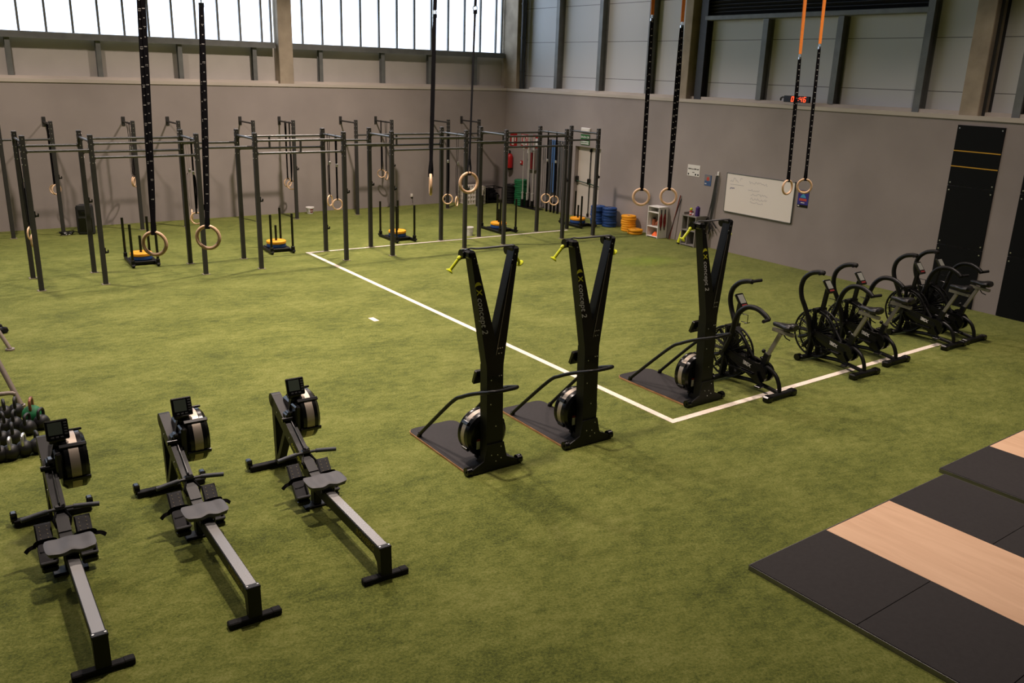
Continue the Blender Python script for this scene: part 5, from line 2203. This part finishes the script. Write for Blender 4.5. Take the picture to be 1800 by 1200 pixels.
for px, py, c, a, lab in spots:
    q = on_floor(px, py - 5)
    if used[c] is not None and not used[c].get('placed'):
        o = used[c]
        o['placed'] = 1
        o.location, o.rotation_euler, o['label'] = (q.x, q.y, 0), (0, 0, a), lab
    else:
        o = dup(used[c], (q.x, q.y, 0), a + random.uniform(-.2, .2), lab)
for o in list(COL.objects):
    if 'placed' in o:
        del o['placed']

rk = thing('dumbbell_rack', 'grey tube dumbbell rack reaching in at the left edge', 'rack', (0.30, 11.4, 0))
m = MB()


def rk_l(p):
    return V(p) - V((0.30, 11.4, 0))


A_ = hit(36, 704, 1, 10.35)
B_ = hit(-6, 630, 1, 10.60)
m.tube([rk_l((A_.x, A_.y, 0.02)), rk_l(B_)], 0.028, 12)
C_ = hit(26, 692, 1, 10.40)
m.tube(curve_pts([rk_l(C_), rk_l(C_ + V((-0.08, 0, 0.02))), rk_l(C_ + V((-0.4, 0.0, 0.02)))], 4), 0.024, 12)
E_ = on_floor(18, 615)
F_ = hit(-4, 580, 1, E_.y + 0.1)
m.tube([rk_l((E_.x, E_.y, 0.02)), rk_l(F_)], 0.026, 12)
m.cyl(rk_l((E_.x, E_.y, 0.001)), rk_l((E_.x, E_.y, 0.022)), 0.055, 16)
m.cyl(rk_l((A_.x, A_.y, 0.001)), rk_l((A_.x, A_.y, 0.022)), 0.045, 16)
m.box(rk_l((0.28, (A_.y + E_.y) / 2, 0.55)), (0.30, E_.y - A_.y, 0.03), 0.005)
m.build('frame', MT['rack'], rk)
m = MB()
m.box(rk_l((0.28, (A_.y + E_.y) / 2, 0.24)), (0.30, E_.y - A_.y + 0.1, 0.025), 0.004)
m.build('tray', MT['rack'], rk)


def make_dumbbell(lab):
    t = thing('dumbbell', lab, 'dumbbell', (0, 0, 0), 0, 'dumbbells at the left edge')
    for s in (-1, 1):
        m = MB()
        m.lathe([(0.0, 0.0), (0.036, 0.0), (0.048, 0.012), (0.048, 0.062), (0.036, 0.075), (0.0, 0.075)], (0, s * 0.065 - (0.0375 if s > 0 else 0.0375) + s * 0.0375, 0.0), (0, 1, 0), 6)
        m.build('head', MT['rubber'], t)
    m = MB()
    m.cyl((0, -0.07, 0), (0, 0.07, 0), 0.015, 12)
    m.build('handle', MT['chrome'], t)
    return t


d0 = make_dumbbell('hex dumbbell lying on the turf beyond the grey rack')
q = on_floor(5, 582)
d0.location = (q.x - 0.01, q.y, 0.043)
d0.rotation_euler = (0, 0, 0.25)
for i, (px, py, z, lab) in enumerate(((8, 632, 0.30, 'hex dumbbell on the rack tray behind the sloping grey tube'), (10, 645, 0.30, 'hex dumbbell on the rack tray nearest its middle'), (9, 662, 0.30, 'hex dumbbell on the rack tray with bright handle'), (12, 672, 0.30, 'hex dumbbell on the rack tray closest to the kettlebells'))):
    q = hit(px, py, 2, z)
    dup(d0, (min(q.x, 0.42), q.y, z), 1.45, lab)

# ================================================================ LIFTING PLATFORMS
def make_platform(lab):
    """origin: far left corner; x along the far edge, y towards the camera (negative)"""
    t = thing('lifting_platform', lab, 'lifting platform', (0, 0, 0), 0, 'wooden lifting platforms')
    Wp, tl = 2.98, 0.94
    Lp = 3 * tl
    m = MB()
    m.box((Wp / 2, -Lp / 2, 0.012), (Wp - 0.02, Lp - 0.02, 0.02))
    base = m.build('base_board', MT['plyedge'], t)
    m = MB()
    m.box((1.49, -Lp / 2, 0.033), (0.972, Lp - 0.02, 0.022), 0.001)
    m.build('wood_panel', MT['ply'], t)
    for x in (0.502, 2.478):
        for k in range(3):
            m = MB()
            m.box((x, -tl * (k + .5), 0.0335), (0.996, tl - 0.004, 0.023), 0.002)
            m.build('rubber_tile', MT['mat_black'], t)
    m = MB()
    for a, b in (((-0.004, 0), (-0.004, -Lp)), ((0, 0.002), (Wp, 0.002)), ((Wp + 0.004, 0), (Wp + 0.004, -Lp)), ((0, -Lp), (Wp, -Lp))):
        m.beam((a[0], a[1], 0.021), (b[0], b[1], 0.021), 0.006, 0.040, (0, 0, 1))
    m.build('steel_edge', MT['rail'], t)
    return t


pA = make_platform('lifting platform with wooden centre, nearest the camera at lower right')
pA.location = (5.06, 3.80, 0)
pA.rotation_euler = (0, 0, 0.030)
dup(pA, (8.13, 3.99, 0), 0.032, 'second lifting platform farther right, cut by the right edge')
